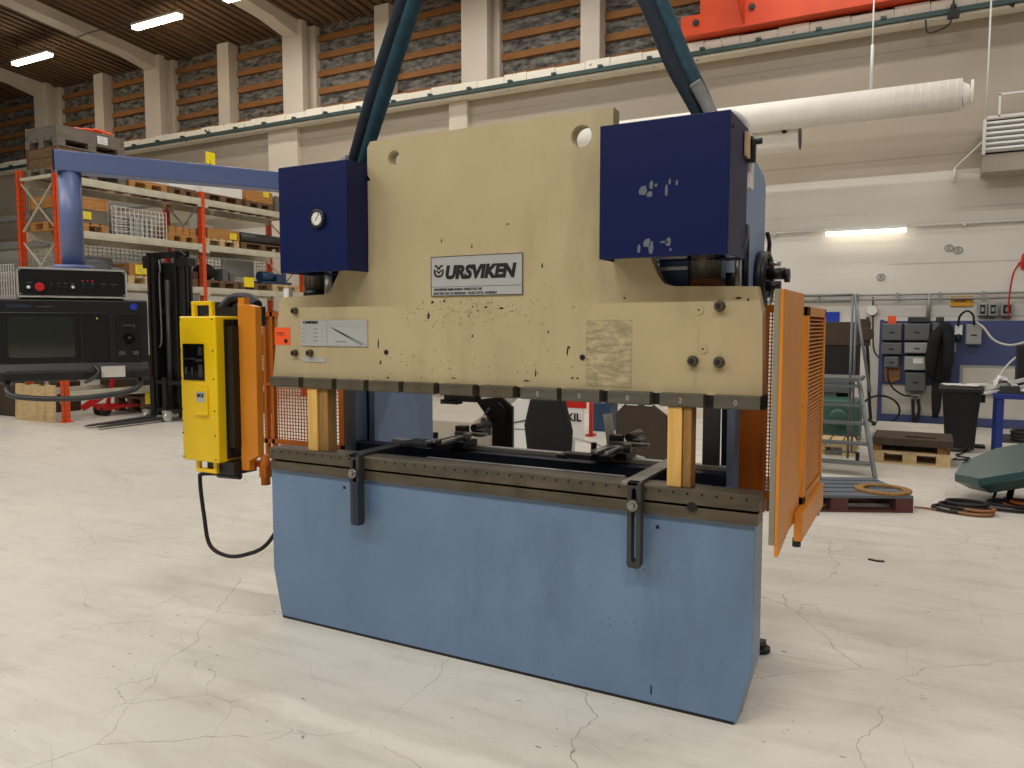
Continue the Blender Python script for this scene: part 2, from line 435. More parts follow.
# ---- ceiling strip lamps
LY = 12.0
def strip_lamp(x0, y, z, label):
    t = thing('strip_lamp', (x0+.78, y, z), label, 'ceiling lamp', 'ceiling strip lamps')
    g = G(); g.box(x0, x0+1.56, y-.09, y+.09, z+.05, z+.11); g.build('housing', 'white', t, bevel=.01)
    g = G(); g.box(x0+.02, x0+1.54, y-.08, y+.08, z-.02, z+.05); g.build('diffuser', 'tube', t, bevel=.02)
    g = G(); d = deck(y)-z-.1
    for q in (x0+.15, x0+1.41): g.cyl((q, y, z+.1), (q, y, z+.11+d), .008, n=6)
    g.build('hanger', 'steel_dark', t); return t
strip_lamp(FY(LY, 14, 65).x, LY, FY(LY, 14, 65).z, 'glowing strip lamp under the boards, farthest to the left')
strip_lamp(FY(LY, 134, 27).x, LY, FY(LY, 14, 65).z+.06, 'glowing strip lamp in the middle of the left roof bay')
strip_lamp(FX(-11.7, 232, 0).x-.2, FX(-11.7, 232, 0).y, FX(-11.7, 232, 0).z+.02, 'glowing strip lamp cut by the top edge of the photo beside a roof beam')
g = G(); a = FY(LY, 50, 53); b = FY(LY, 134, 27); g.tube([(a.x-7, LY, a.z+.05), (a.x, LY, a.z+.1), (a.x+1.6, LY, a.z+.22), (b.x, LY, b.z+.1)], .012, 6)
g.build('lamp_cable', 'steel_dark', label='thin dark cable strung between the ceiling strip lamps', cat='cable')
# hall lamp rows out of view; row along the wall added to brighten it
def area(x, y, z, sx, sy, e, col=(1, .975, .945)):
    l = bpy.data.lights.new('unseen_lamp', 'AREA'); l.shape = 'RECTANGLE'; l.size = sx; l.size_y = sy; l.energy = e; l.color = col
    o = bpy.data.objects.new('unseen_lamp', l); COL.objects.link(o); o.location = (x, y, z); return o
for y, xs, e in ((12.0, (-12, -7, -2, 3), 70), (8.0, (-20, -14, -8, -2, 4), 140), (2.6, (-14, -8, -2, 4), 62), (-3.0, (-13, -8, -3, 2), 330), (-7, (-8, -2, 4), 50)):
    for x in xs: area(x, y, 8.3, 3.0, .25, e)
w = bpy.data.worlds.new('hall_air'); S.world = w; w.use_nodes = True
w.node_tree.nodes['Background'].inputs[0].default_value = (.6, .57, .53, 1); w.node_tree.nodes['Background'].inputs[1].default_value = .15

# ---- ducts, heater, wall lamp, conduits
DY = 12.6
a = FY(DY, 744, 118.5); b = FY(DY, 962, 94.5)
g = G(); g.cyl((a.x-3.5, DY, a.z), (b.x, DY, b.z), .215, n=28)
t = thing('fabric_duct', (b.x, DY, b.z), 'long white fabric air duct hanging along the back wall', 'air duct')
g.build('sleeve', 'white_duct', t)
g = G()
for k in range(12): g.tube([(b.x-.06-k*.11, DY+math.cos(q)*.217, b.z+math.sin(q)*.217) for q in [2*PI*j/28 for j in range(28)]], .0035, 5, closed=True)
g.build('seam', 'white_duct', t)
g = G(); q0 = FY(DY, 972, 93); g.tube([(b.x+.12, DY+math.cos(q)*.10, b.z+.02+math.sin(q)*.15) for q in [2*PI*j/20 for j in range(20)]], .02, 6, closed=True); g.cyl((b.x-.01, DY, b.z), (b.x+.1, DY, b.z+.02), .2, .10, n=20, cap=False); g.build('tied_end', 'white_duct', t)
g = G(); q = FY(DY, 872, 60); g.cyl((q.x, DY, a.z+.18), (q.x, DY, zl0+.3), .012, n=6); g.cyl((q.x, DY, FY(DY, 872, 45).z), (q.x, DY, a.z+.2), .022, n=8)
g.build('hanger', 'white', t)
t = thing('ventilation_pipe', tuple(FY(12.9, 800, 138)), 'short white ventilation pipe with open black end below the fabric duct', 'pipe')
a = FY(12.9, 757, 141.5); b = FY(12.9, 800, 137)
g = G(); g.cyl((a.x, 12.9, b.z), (b.x, 12.9, b.z), .2, n=24, cap=False); g.tube([(a.x+.02, 12.9, b.z), (a.x-.25, 12.9, b.z-.03), (a.x-.42, 12.9, b.z-.2), (a.x-.45, 12.9, b.z-.55), (a.x-.45, 12.9, b.z-1.2)], .2, 20)
g.build('pipe', 'white_duct', t)
g = G(); g.cyl((b.x-.03, 12.9, b.z), (b.x+.001, 12.9, b.z), .194, n=24); g.build('pipe_mouth', 'black', t)
g = G(); c = FY(12.68, 784, 131); g.cyl((c.x, 12.71, c.z), (c.x, 12.66, c.z), .035, n=12); g.build('cap', 'black', t)
# louvred heater
HY = 13.55
t = thing('louvred_heater', tuple(FY(HY, 985, 155)), 'white louvred heater unit hung high on the wall at the right', 'heater')
a = FY(HY, 985, 122); b = FY(HY, 985, 153); g = G(); x1 = a.x+1.5
g.box(a.x, x1, HY+.1, WY-.06, b.z-.02, a.z+.04, 1); g.box(a.x-.02, a.x+.02, HY-.02, HY+.12, b.z-.02, a.z+.04)
for k in range(6):
    z = b.z+.045+k*(a.z-b.z)/6; g.ob(((a.x+x1)/2, HY+.04, z), (x1-a.x, .07, .036), (R(-30), 0, 0), 0)
g.build('louvres', ['white', 'black'], t)
g = G(); z = a.z+.06
for k in range(4): g.box(a.x+.16+k*.33, a.x+.19+k*.33, HY, HY+.03, z, z+.32)
g.box(a.x+.16, x1, HY, HY+.03, z+.3, z+.33); g.box(a.x, x1, HY, HY+.03, z-.02, z+.02); g.build('top_rail', 'white', t)
g = G(); g.box(a.x-.01, x1, HY+.04, WY-.05, b.z-.27, b.z-.02); g.build('base', 'greige', t)
g = G(); g.cyl((a.x+.01, HY, a.z+.04), (a.x+.01, HY, zl0+.05), .014, n=6); g.cyl((a.x-.35, WY-.05, b.z-.3), (a.x-.35, WY-.05, b.z-.08), .02, n=6); g.bar((a.x-.35, WY-.06, b.z-.08), (a.x, HY+.1, b.z+.2), .02, .02); g.build('hanger', 'white', t)
# wall lamp with conduit
WLY = 14.05
a = FY(WLY, 825, 235.5); b = FY(WLY, 907, 231.5)
t = thing('wall_lamp', (a.x, WLY, a.z), 'glowing fluorescent tube lamp on the conduit along the back wall', 'wall lamp')
g = G(); g.box(a.x, b.x, WLY-.06, WLY+.06, a.z+.05, a.z+.10); g.build('housing', 'white', t)
g = G(); g.box(a.x+.01, b.x-.01, WLY-.04, WLY+.04, a.z-.01, a.z+.05); g.build('diffuser', 'tube_wall', t, bevel=.015)
g = G(); g.box(a.x+.1, b.x-.1, WLY+.06, WY, a.z+.05, a.z+.09); g.build('bracket', 'white', t)
g = G()
for x0, x1 in ((a.x-2.2, a.x+.1), (b.x-.1, b.x+4)): g.cyl((x0, WY-.04, a.z+.09), (x1, WY-.04, a.z+.09), .022, n=8)
for k in range(7): g.box(a.x-1.8+k*.95, a.x-1.76+k*.95, WY-.07, WY, a.z+.05, a.z+.12)
g.build('conduit', 'cable_white', label='pale conduit pipe running level with the wall lamp', cat='pipe')
g = G(); z = FY(14.1, 806, 296).z
for dz in (0, -.075): g.cyl((-2.6, 14.13, z+dz), (2.6, 14.13, z+dz), .018, n=8)
g.cyl((FY(14.1, 929, 300).x, 14.14, z), (FY(14.1, 929, 300).x, 14.14, z-.4), .03, n=8)
for k in range(9): g.box(-2.3+k*.6, -2.27+k*.6, 14.10, WY, z-.1, z+.03)
g.build('conduit', 'grey_light', label='pair of grey conduits across the wall above the blue board', cat='pipe')

# ================================================================== PRESS BRAKE
PB = thing('press_brake', (-1.79, 3.3, 0), 'large cream and blue hydraulic press brake standing in the middle of the floor', 'press brake')
# bed
g = G(); g.prism([(-3.045, .80), (-3.045, .26), (-2.99, .001), (-.614, .001), (-.555, .24), (-.555, .80)], 'y', 2.975, 3.13)
bed = g.build('bed', 'brakeblue', PB, bevel=.003)
g = G()
g.box(-.955, -.95, 2.9735, 2.976, .045, .085); g.build('drain_slot', 'groove', bed)
for x, z in ((-2.55, .745), (-.935, .745)): g = G(); g.cyl((x, 2.976, z), (x, 2.972, z), .008, n=10); g.build('bolt_hole', 'groove', bed)
g = G(); g.prism([(-2.985, 0), (-.62, 0), (-.617, .012), (-2.988, .012)], 'y', 2.9738, 2.975); g.build('base_line', 'black', PB)  # thin black line along the foot of the bed front
# table with its groove and threaded holes
g = G(); g.prism([(2.945, .858), (2.945, .912), (2.951, .917), (3.055, .917), (3.055, .80), (2.955, .80), (2.955, .846), (2.985, .846), (2.985, .858)], 'x', -3.03, -.543)
g.box(-3.028, -.545, 2.983, 2.986, .846, .858, 1)
for k in range(44):
    x = -3.0+k*.0562; g.cyl((x, 2.947, .899), (x, 2.9435, .899), .0052, n=8, mi=1)
g.cyl((-.79, 2.956, .849), (-.79, 2.944, .849), .02, n=12, mi=1)
g.build('table', ['steel_old', 'groove'], PB)
g = G(); g.box(-2.15, -1.13, 3.115, 3.135, .88, .909); g.build('glint_strip', 'bright', PB)  # bright strip in place of the glint on the table's rear edge
g = G(); g.box(-2.83, -.76, 3.055, 3.41, .80, .835); g.build('inner_plate', 'dark_navy', PB)
g = G(); g.box(-2.83, -.76, 3.075, 3.115, .835, .908); g.box(-2.83, -.76, 3.36, 3.455, .5, .905); g.build('die_rail', 'dark_navy', PB)
g = G(); g.box(-2.62, -.76, 3.455, 3.50, .86, .925); g.build('back_gauge_beam', 'pale_metal', PB, bevel=.004)
# ram with two lifting holes
def ramhole(c, r, n=20): return [(c[0]+r*math.cos(2*PI*i/n), c[1]+r*math.sin(2*PI*i/n)) for i in range(n+1)]
RT = 2.426
right = [(-1.156, 1.9), (-1.025, 1.9), (-.99, 1.826), (-.955, 1.75), (-.93, 1.718), (-.895, 1.706), (-.574, 1.698), (-.552, 1.60), (-.545, 1.283)]
left = [(-3.044, 1.283), (-2.984, 1.690), (-2.93, 1.70), (-2.665, 1.708), (-2.64, 1.73), (-2.577, 1.826), (-2.55, 1.9), (-2.398, 1.9)]
g = G()
# upper plate in panels: squares around the two holes, plain plates between them
def holed(c, r, x0, x1, z0, z1, n=32):
    vs = []
    for y in (3.0, 3.065):
        for i in range(n):
            t = 2*PI*i/n; dx, dz = math.cos(t), math.sin(t)
            vs.append((c[0]+r*dx, y, c[1]+r*dz))
            kx = ((x1-c[0]) if dx > 0 else (x0-c[0]))/dx if abs(dx) > 1e-6 else 1e9
            kz = ((z1-c[1]) if dz > 0 else (z0-c[1]))/dz if abs(dz) > 1e-6 else 1e9
            k = min(kx, kz); vs.append((c[0]+k*dx, y, c[1]+k*dz))
    fs = []
    for i in range(n):
        j = (i+1) % n; fs += [(2*i, 2*i+1, 2*j+1, 2*j), (2*n+2*i, 2*n+2*j, 2*n+2*j+1, 2*n+2*i+1), (2*i, 2*j, 2*n+2*j, 2*n+2*i)]
        fs.append((2*i+1, 2*n+2*i+1, 2*n+2*j+1, 2*j+1))
    g.add(vs, fs, 0, [False, False, True, False]*n)
h1, h2 = (-2.243, 2.335), (-1.29, 2.328)
holed(h1, .035, -2.398, -2.152, 2.244, RT); holed(h2, .046, -1.388, -1.156, 2.23, RT)
g.box(-2.152, -1.388, 3.0, 3.065, 1.9, RT); g.box(-2.398, -2.152, 3.0, 3.065, 1.9, 2.244); g.box(-1.388, -1.156, 3.0, 3.065, 1.9, 2.23)
# the holed corners of the squares
g.prism(right[1:]+left[:-1]+[(-2.398, 1.9), (-1.156, 1.9)], 'y', 3.0, 3.065)
ram = g.build('ram', 'cream', PB)
g = G(); g.box(-1.156-.002, -1.150, 2.999, 3.067, 1.9, RT); g.build('ram_edge', 'cream_edge', ram)
g = G(); g.box(-1.262, -1.062, 2.9985, 3.0, 1.30, 1.575); g.build('worn_patch', 'worn_patch', ram, label='grey worn patch where a sticker sat')
g = G()
for x, z, w, h in ((-2.35, 1.447, .008, .045), (-2.34, 1.368, .012, .018), (-1.35, 1.43, .008, .035), (-1.345, 1.455, .012, .012), (-2.06, 1.585, .016, .03), (-2.04, 1.655, .02, .012), (-1.97, 1.66, .012, .012), (-1.75, 1.63, .014, .01), (-1.68, 1.625, .03, .008), (-1.9, 1.70, .01, .03), (-1.33, 1.328, .014, .008), (-1.305, 1.328, .012, .008), (-.655, 1.653, .03, .007), (-.61, 1.645, .01, .01), (-1.98, 1.93, .006, .02), (-1.82, 1.90, .008, .014), (-1.64, 1.99, .014, .006), (-1.17, 1.305, .02, .006), (-1.82, 1.5, .01, .012), (-1.56, 1.31, .04, .006), (-1.5, 1.335, .008, .03), (-2.3, 1.30, .02, .006), (-1.93, 1.31, .03, .005), (-1.1, 1.66, .012, .008), (-1.47, 1.80, .008, .02), (-1.44, 1.52, .008, .012)):
    g.prism([(x, z), (x+w*.6, z-h*.15), (x+w, z+h*.5), (x+w*.4, z+h)], 'y', 2.9988, 3.0)
g.build('paint_chips', 'ink', ram)
rnd = random.Random(3); g = G()
for k in range(210):
    if k < 160: x, z = rnd.gauss(-1.80, .20), rnd.gauss(1.625, .035)
    else: x, z = rnd.uniform(-2.4, -1.3), rnd.gauss(1.36, .06)
    if -2.03 < x < -1.56 and 1.68 < z < 1.87: continue
    w = rnd.uniform(.0015, .005); h = rnd.uniform(.0015, .005); g.prism([(x, z), (x+w, z-h*.3), (x+w*1.2, z+h*.6), (x+w*.3, z+h)], 'y', 2.9990, 3.0)
g.build('fine_flecks', 'ink', ram, kind='stuff')
g = G()
for x, z0, w in ((-.812, 1.30, .008), (-.795, 1.46, .004), (-.708, 1.355, .006), (-.80, 1.30, .004), (-2.872, 1.375, .005)): g.prism([(x, z0), (x+w, z0+.004), (x+w*.9, z0+.09), (x+w*.2, z0+.095)], 'y', 2.9990, 3.0)
g.build('rust_runs', 'cream_edge', ram, kind='stuff')
# plates and lettering on the ram
pl = [(-2.032, 1.684), (-1.558, 1.692), (-1.559, 1.868), (-2.031, 1.859)]
g = G(); g.box(-2.033, -1.557, 2.994, 3.0, 1.686, 1.866); np_ = g.build('name_plate', 'plate_grey', PB, label='pale maker\'s plate with bold black lettering')
g = G(); g.box(-2.033, -1.557, 2.9932, 2.9942, 1.686, 1.689); g.box(-2.033, -1.557, 2.9932, 2.9942, 1.863, 1.866); g.box(-2.033, -2.03, 2.9932, 2.9942, 1.686, 1.866); g.box(-1.56, -1.557, 2.9932, 2.9942, 1.686, 1.866); g.box(-2.03, -1.56, 2.9932, 2.9942, 1.727, 1.7285)
# emblem: rounded U holding two chevrons
ex, ez = -1.99, 1.796
def stroke(pts, w):
    for a, b in zip(pts, pts[1:]): g.bar((a[0], 2.9935, a[1]), (b[0], 2.9935, b[1]), .001, w) if False else g.add(*_seg(a, b, w))
def _seg(a, b, w):
    d = Vector((b[0]-a[0], 0, b[1]-a[1])); n = Vector((-d.z, 0, d.x)).normalized()*w/2
    A = Vector((a[0], 2.9934, a[1])); B = Vector((b[0], 2.9934, b[1])); t = Vector((0, .0008, 0))
    vs = [A-n, B-n, B+n, A+n]; return vs+[v+t for v in vs], [(0,1,2,3),(7,6,5,4),(0,4,5,1),(1,5,6,2),(2,6,7,3),(3,7,4,0)]
stroke([(ex-.022, ez+.012), (ex-.022, ez-.008), (ex-.012, ez-.02), (ex+.012, ez-.02), (ex+.022, ez-.008), (ex+.022, ez+.012)], .010)
stroke([(ex-.022, ez+.028), (ex-.012, ez+.028), (ex, ez+.012), (ex+.012, ez+.028), (ex+.022, ez+.028)], .009)
stroke([(ex-.013, ez+.008), (ex, ez-.006), (ex+.013, ez+.008)], .008)
g.build('border_and_emblem', 'ink', np_)
text('URSVIKEN', 'lettering', .079, (-1.957, 2.9938, 1.766), np_, 'ink', shear=.2, bold=.06, sx=1.0)
text('URSVIKENS MEKANISKA VERKSTAD AB', 'lettering', .0148, (-2.018, 2.9938, 1.711), np_, 'ink', bold=.03, sx=1.0)
text('BOX 907 930 10 URSVIKEN  TELEX 27710  SWEDEN', 'lettering', .0148, (-2.018, 2.9938, 1.693), np_, 'ink', bold=.03, sx=1.0)
g = G(); g.box(-2.838, -2.575, 2.995, 3.0, 1.448, 1.580); g.box(-2.573, -2.408, 2.995, 3.0, 1.448, 1.580)
g = G(); g.box(-2.838, -2.408, 2.995, 3.0, 1.448, 1.580); dp = g.build('data_plate', 'plate_grey', PB, label='silver data plate with a load diagram')
g = G()
def ln(x0, z0, x1, z1, w=.0012): g.add(*_s2((x0, z0), (x1, z1), w))
def _s2(a, b, w):
    v, f = _seg(a, b, w); return [p+Vector((0, .0012, 0)) for p in v], f
ln(-2.668, 1.449, -2.668, 1.579, .0022)
for a in ((-2.66, 1.552, -2.412, 1.552), (-2.66, 1.562, -2.412, 1.562), (-2.66, 1.45, -2.66, 1.545), (-2.66, 1.545, -2.412, 1.545), (-2.412, 1.452, -2.412, 1.577), (-2.66, 1.452, -2.412, 1.452), (-2.838, 1.579, -2.408, 1.579), (-2.838, 1.449, -2.408, 1.449)): ln(*a)
for k in range(6): ln(-2.64+k*.006, 1.543-k*.002, -2.45+k*.006, 1.455+k*.001, .003)
for k in range(4): ln(-2.83, 1.535-k*.02, -2.81, 1.535-k*.02, .004); ln(-2.755, 1.535-k*.02, -2.725, 1.535-k*.02, .006); ln(-2.70, 1.535-k*.02, -2.69, 1.535-k*.02, .004)
ln(-2.61, 1.472, -2.54, 1.472, .007)
g.build('diagram', 'ink_grey', dp)
text('OMPEX', 'lettering', .017, (-2.822, 2.9942, 1.5625), dp, 'ink', bold=.05, sx=1.75)
g = G(); g.box(-2.838, -2.678, 2.996, 3.0, 1.367, 1.390); g.build('serial_plate', 'plate_grey', PB)
g = G(); g.box(-3.024, -2.916, 2.998, 3.0, 1.452, 1.542); st = g.build('warning_sticker', 'sticker', PB, label='orange sticker')
g = G(); g.cyl((-2.945, 2.9982, 1.472), (-2.945, 2.9972, 1.472), .012, n=12); g.box(-3.01, -2.96, 2.9972, 2.9982, 1.511, 1.515); g.box(-3.01, -2.95, 2.9972, 2.9982, 1.502, 1.504); g.build('print', 'ink', st)
def bolt(x, z, r=.019):
    g = G(); g.cyl((x, 3.0, z), (x, 2.990, z), r*.95, n=20, mi=1); g.cyl((x, 2.990, z), (x, 2.974, z), r*.78, n=18, mi=1); g.cyl((x, 2.974, z), (x, 2.972, z), r*.5, n=6); g.build('bolt', ['ink', 'steel_old'], PB, bevel=.001)
for x, z in ((-2.873, 1.627), (-2.879, 1.411), (-2.777, 1.413)): bolt(x, z)
for x, z in ((-.71, 1.626), (-.81, 1.414), (-.709, 1.412)): bolt(x, z, .023)
for x, z in ((-.79, 1.612), (-.772, 1.461)):
    g = G(); g.cyl((x, 3.0, z), (x, 2.997, z), .019, n=20); o = g.build('plug', 'cream_edge', PB)
    g = G(); g.cyl((x, 2.9972, z), (x, 2.996, z), .004, n=8); g.build('screw', 'ink', o)
for x, z in ((-2.298, 1.424), (-1.277, 1.419)):
    g = G(); g.cyl((x, 2.9995, z), (x, 2.996, z), .012, n=14); g.build('tapped_hole', 'groove', PB)
# clamp row
g = G(); g.box(-3.02, -.535, 3.003, 3.06, 1.236, 1.29); g.build('clamp_rail', 'groove', PB)
CL = ((-3.02, -2.824), (-2.791, -2.606), (-2.574, -2.405), (-2.374, -2.196), (-2.167, -1.998), (-1.965, -1.789), (-1.752, -1.586), (-1.547, -1.375), (-1.352, -1.183), (-1.146, -.969), (-.928, -.756), (-.716, -.545))
for i, (a, b) in enumerate(CL):
    g = G(); g.prism([(2.958, 1.236), (2.955, 1.24), (2.955, 1.284), (2.96, 1.288), (3.004, 1.288), (3.004, 1.236)], 'x', a, b)
    c = g.build('clamp', 'steel_mid' if i > 6 else 'steel_old', PB)
    if i in (2, 4, 6, 7, 8, 9, 10, 11):
        if i >= 7: text({7: '5', 8: '0', 9: '0', 10: '2', 11: '0'}[i], 'stamped_number', .03, ((a+b)/2-.01, 2.9545, 1.251), c, 'plate_grey', sx=.8)
        else:
            g = G(); g.cyl(((a+b)/2, 2.9555, 1.262), ((a+b)/2, 2.954, 1.262), .004, n=8); g.build('screw', 'ink', c)
g = G(); g.box(-1.97, -1.80, 3.0, 3.05, 1.205, 1.236); g.box(-1.99, -1.90, 3.0, 3.05, 1.19, 1.21); g.build('tool_holder', 'groove', PB)
# housings over the cylinders
def housing(x0, x1):
    g = G(); z0, z1 = 1.809, 2.318
    g.box(x0, x1, 2.85, 2.862, z0, z1); g.box(x0, x0+.006, 2.86, 3.16, z0, z1); g.box(x1-.006, x1, 2.86, 3.16, z0, z1); g.box(x0, x1, 2.86, 3.16, z1-.006, z1); g.box(x0, x1, 3.07, 3.16, z0, z0+.006)
    return g.build('cylinder_housing', 'navy', PB, bevel=.003)
hr = housing(-1.147, -.651); hl = housing(-2.827, -2.40)
g = G()
for k, (x, z, w, h) in enumerate(((-.985, 2.045, .03, .032), (-.955, 2.035, .022, .02), (-.945, 2.065, .014, .03), (-.925, 2.07, .01, .012), (-.885, 2.035, .01, .04), (-.872, 2.075, .008, .02), (-.845, 2.07, .008, .018), (-.99, 1.83, .012, .03), (-.965, 1.85, .028, .03), (-.945, 1.825, .018, .045), (-.90, 1.86, .03, .008), (-.88, 1.85, .02, .03), (-.865, 1.83, .008, .01))):
    g.prism([(x, z), (x+w*.7, z-h*.1), (x+w, z+h*.4), (x+w*.8, z+h), (x+w*.25, z+h*.9), (x-w*.1, z+h*.5)], 'y', 2.8493, 2.85)
g.build('torn_sticker', 'slate', hr, label='grey scraps of torn stickers')
g = G()
for y, z in ((2.9, 2.27), (3.1, 1.86)): g.cyl((-.651, y, z), (-.647, y, z), .006, n=8)
g.build('screw', 'black', hr)
g = G()
for z in (2.29, 2.2, 1.95): g.cyl((-2.40, 2.875, z), (-2.397, 2.875, z), .005, n=8)
g.build('screw', 'black', hl)
g = G(); g.tube([(-2.575+.037*math.cos(q), 2.842, 2.057+.037*math.sin(q)) for q in [2*PI*i/28 for i in range(28)]], .009, 8, closed=True); g.cyl((-2.575, 2.85, 2.057), (-2.575, 2.838, 2.057), .038, n=28)
gg = g.build('pressure_gauge', 'black', PB)
g = G(); g.cyl((-2.575, 2.838, 2.057), (-2.575, 2.836, 2.057), .033, n=28); g.build('dial', 'white', gg)
g = G(); g.ob((-2.571, 2.8355, 2.063), (.004, .001, .042), (0, R(35), 0))
for k in range(11):
    q = R(-50+k*28); g.ob((-2.575+.027*math.cos(q), 2.8356, 2.057+.027*math.sin(q)), (.007, .0008, .0018), (0, -q, 0))
g.build('needle_and_scale', 'ink', gg)
# cylinders and valve parts under the housings
def ribbed(x, y, z0, z1, r, m='sight_glass'):
    g = G(); g.cyl((x, y, z0), (x, y, z1), r, n=28)
    for k in range(14):
        q = 2*PI*k/14; g.cyl((x+r*math.cos(q), y+r*math.sin(q), z0+.02), (x+r*math.cos(q), y+r*math.sin(q), z1), .004, n=6)
    return g.build('cylinder', m, PB)
c = ribbed(-.80, 3.135, 1.735, 1.90, .066, 'steel_mid')
g = G(); g.cyl((-.80, 3.135, 1.70), (-.80, 3.135, 1.738), .070, n=28); g.build('flange', 'rust', c)
g = G(); g.box(-.98, -.86, 3.09, 3.2, 1.70, 1.9); vb = g.build('valve_block', 'blue_machine', PB)
g = G(); g.box(-1.0, -.86, 3.08, 3.09, 1.775, 1.788); g.box(-1.02, -.86, 3.07, 3.08, 1.818, 1.828); g.build('steel_strip', 'bright', vb)
g = G(); g.cyl((-.655, 3.18, 1.70), (-.655, 3.18, 1.95), .014, n=12); g.cyl((-.69, 3.2, 1.70), (-.69, 3.2, 1.95), .012, n=12, mi=1); g.cyl((-.705, 3.14, 1.70), (-.705, 3.14, 1.76), .02, n=12); g.build('guide_rod', ['black', 'bright'], PB)
c = ribbed(-2.86, 3.13, 1.735, 1.9, .055, 'steel_mid')
g = G(); g.cyl((-2.86, 3.13, 1.70), (-2.86, 3.13, 1.738), .060, n=24); g.build('flange', 'black', c)
g = G(); g.cyl((-2.76, 3.12, 1.70), (-2.76, 3.12, 1.9), .022, n=14, mi=1); g.box(-2.80, -2.69, 3.15, 3.2, 1.70, 1.9); g.build('valve_block', ['black', 'bright'], PB)
g = G(); g.box(-2.985, -2.95, 3.03, 3.06, 1.69, 1.745); g.build('limit_switch', 'white', PB)
# C shaped side frames
def frame(x0, x1, rear, low):
    g = G(); P = [(3.12, 0.0), (3.12, .86), (3.36, .86), (3.36, 1.05), (3.36, 1.55), (3.28, 1.66), (3.12, 1.74), (3.12, 2.28), (3.2, 2.34), (3.45, 2.34), (rear-.05, 2.262), (rear, 2.22), (rear, 1.75), (low, 1.6), (low, 0)]
    g.prism(P, 'x', x0, x1); return g
fr = frame(-.755, -.72, 3.925, 3.80).build('side_frame', 'frameblue', PB, bevel=.003)
fl = frame(-2.86, -2.825, 3.925, 4.17).build('side_frame', 'frameblue', PB, bevel=.003)
g = G(); g.box(-2.825, -2.77, 3.50, 3.53, .86, 1.6); g.prism([(3.50, .86), (3.95, .86), (3.62, 1.6), (3.50, 1.6)], 'x', -2.825, -2.81); g.build('stiffener', 'frameblue', fl)
g = G(); g.box(-2.82, -2.775, 3.30, 3.34, .86, 1.9); g.build('guide_plate', 'slate', PB)
g = G(); g.box(-.885, -.81, 3.46, 3.48, .86, 1.9); g.build('guide_plate', 'slate', PB)
g = G(); g.box(-.81, -.757, 3.50, 3.54, .86, 1.9); g.build('guide_plate', 'dark_navy', PB)  # dark sheet put in the dark gap beside the slate plate
g = G(); g.box(-2.825, -.755, 3.9, 3.93, 1.5, 2.2); g.build('rear_crossbeam', 'frameblue', PB)
g = G(); g.box(-2.825, -.755, 3.50, 3.56, 0, .80); g.build('rear_bed_plate', 'dark_navy', PB)
g = G(); g.cyl((-.665, 3.74, 0), (-.665, 3.74, .02), .05, n=20); g.cyl((-.665, 3.74, .02), (-.665, 3.74, .05), .03, n=6); g.bar((-.72, 3.74, .03), (-.64, 3.74, .03), .08, .03); g.build('levelling_foot', 'black', PB)
# drive wheel at the right rear
wx, wy, wz = -.69, 3.80, 1.765
g = G(); g.cyl((wx-.03, wy, wz), (wx+.005, wy, wz), .135, n=36); g.tube([(wx+.005, wy+.118*math.cos(q), wz+.118*math.sin(q)) for q in [2*PI*i/32 for i in range(32)]], .018, 8, closed=True)
wh = g.build('drive_wheel', 'black', PB, label='black drive wheel')
g = G(); g.cyl((wx+.0, wy+.02, wz+.03), (wx+.085, wy+.02, wz+.03), .028, n=16); g.cyl((wx+.0, wy-.03, wz-.03), (wx+.075, wy-.03, wz-.03), .024, n=16); g.cyl((wx+.085, wy+.02, wz+.02), (wx+.105, wy+.02, wz+.02), .036, n=6); g.cyl((wx+.0, wy+.05, wz+.08), (wx+.06, wy+.05, wz+.08), .014, n=10, mi=1); g.cyl((wx+.02, wy-.05, wz-.1), (wx+.03, wy-.05, wz-.1), .02, n=10, mi=1)
g.build('hub', ['black', 'bright'], wh)
g = G(); g.tube(bez([(-.705, 3.90, 2.0), (-.695, 3.91, 1.95), (-.70, 3.93, 1.9), (-.69, 3.9, 1.8)]), .010, 8); g.build('hose', 'black', PB)
# fittings on top of the right housing
g = G(); g.box(-.648, -.64, 3.08, 3.15, 2.20, 2.29); g.build('terminal_plate', 'wood_pale', PB)
g = G(); g.box(-.66, -.635, 3.165, 3.22, 2.22, 2.29); g.box(-.66, -.625, 3.165, 3.19, 2.19, 2.28); g.cyl((-.64, 3.2, 2.275), (-.605, 3.2, 2.275), .012, n=10); g.build('solenoid', 'black', PB, bevel=.003)
g = G(); g.tube(bez([(-.74, 3.05, 2.318), (-.72, 3.1, 2.37), (-.67, 3.2, 2.34), (-.66, 3.24, 2.2), (-.67, 3.26, 2.12)]), .018, 10); g.build('white_hose', 'white', PB)
g = G(); g.box(-.69, -.65, 3.2, 3.28, 2.1, 2.16); g.build('junction_block', 'white', PB)
g = G(); g.cyl((-2.405, 3.10, 2.318), (-2.405, 3.10, 2.37), .026, n=16); g.cyl((-2.405, 3.10, 2.37), (-2.405, 3.10, 2.385), .034, n=16, mi=1); g.build('breather_cap', ['grey_light', 'black'], PB)
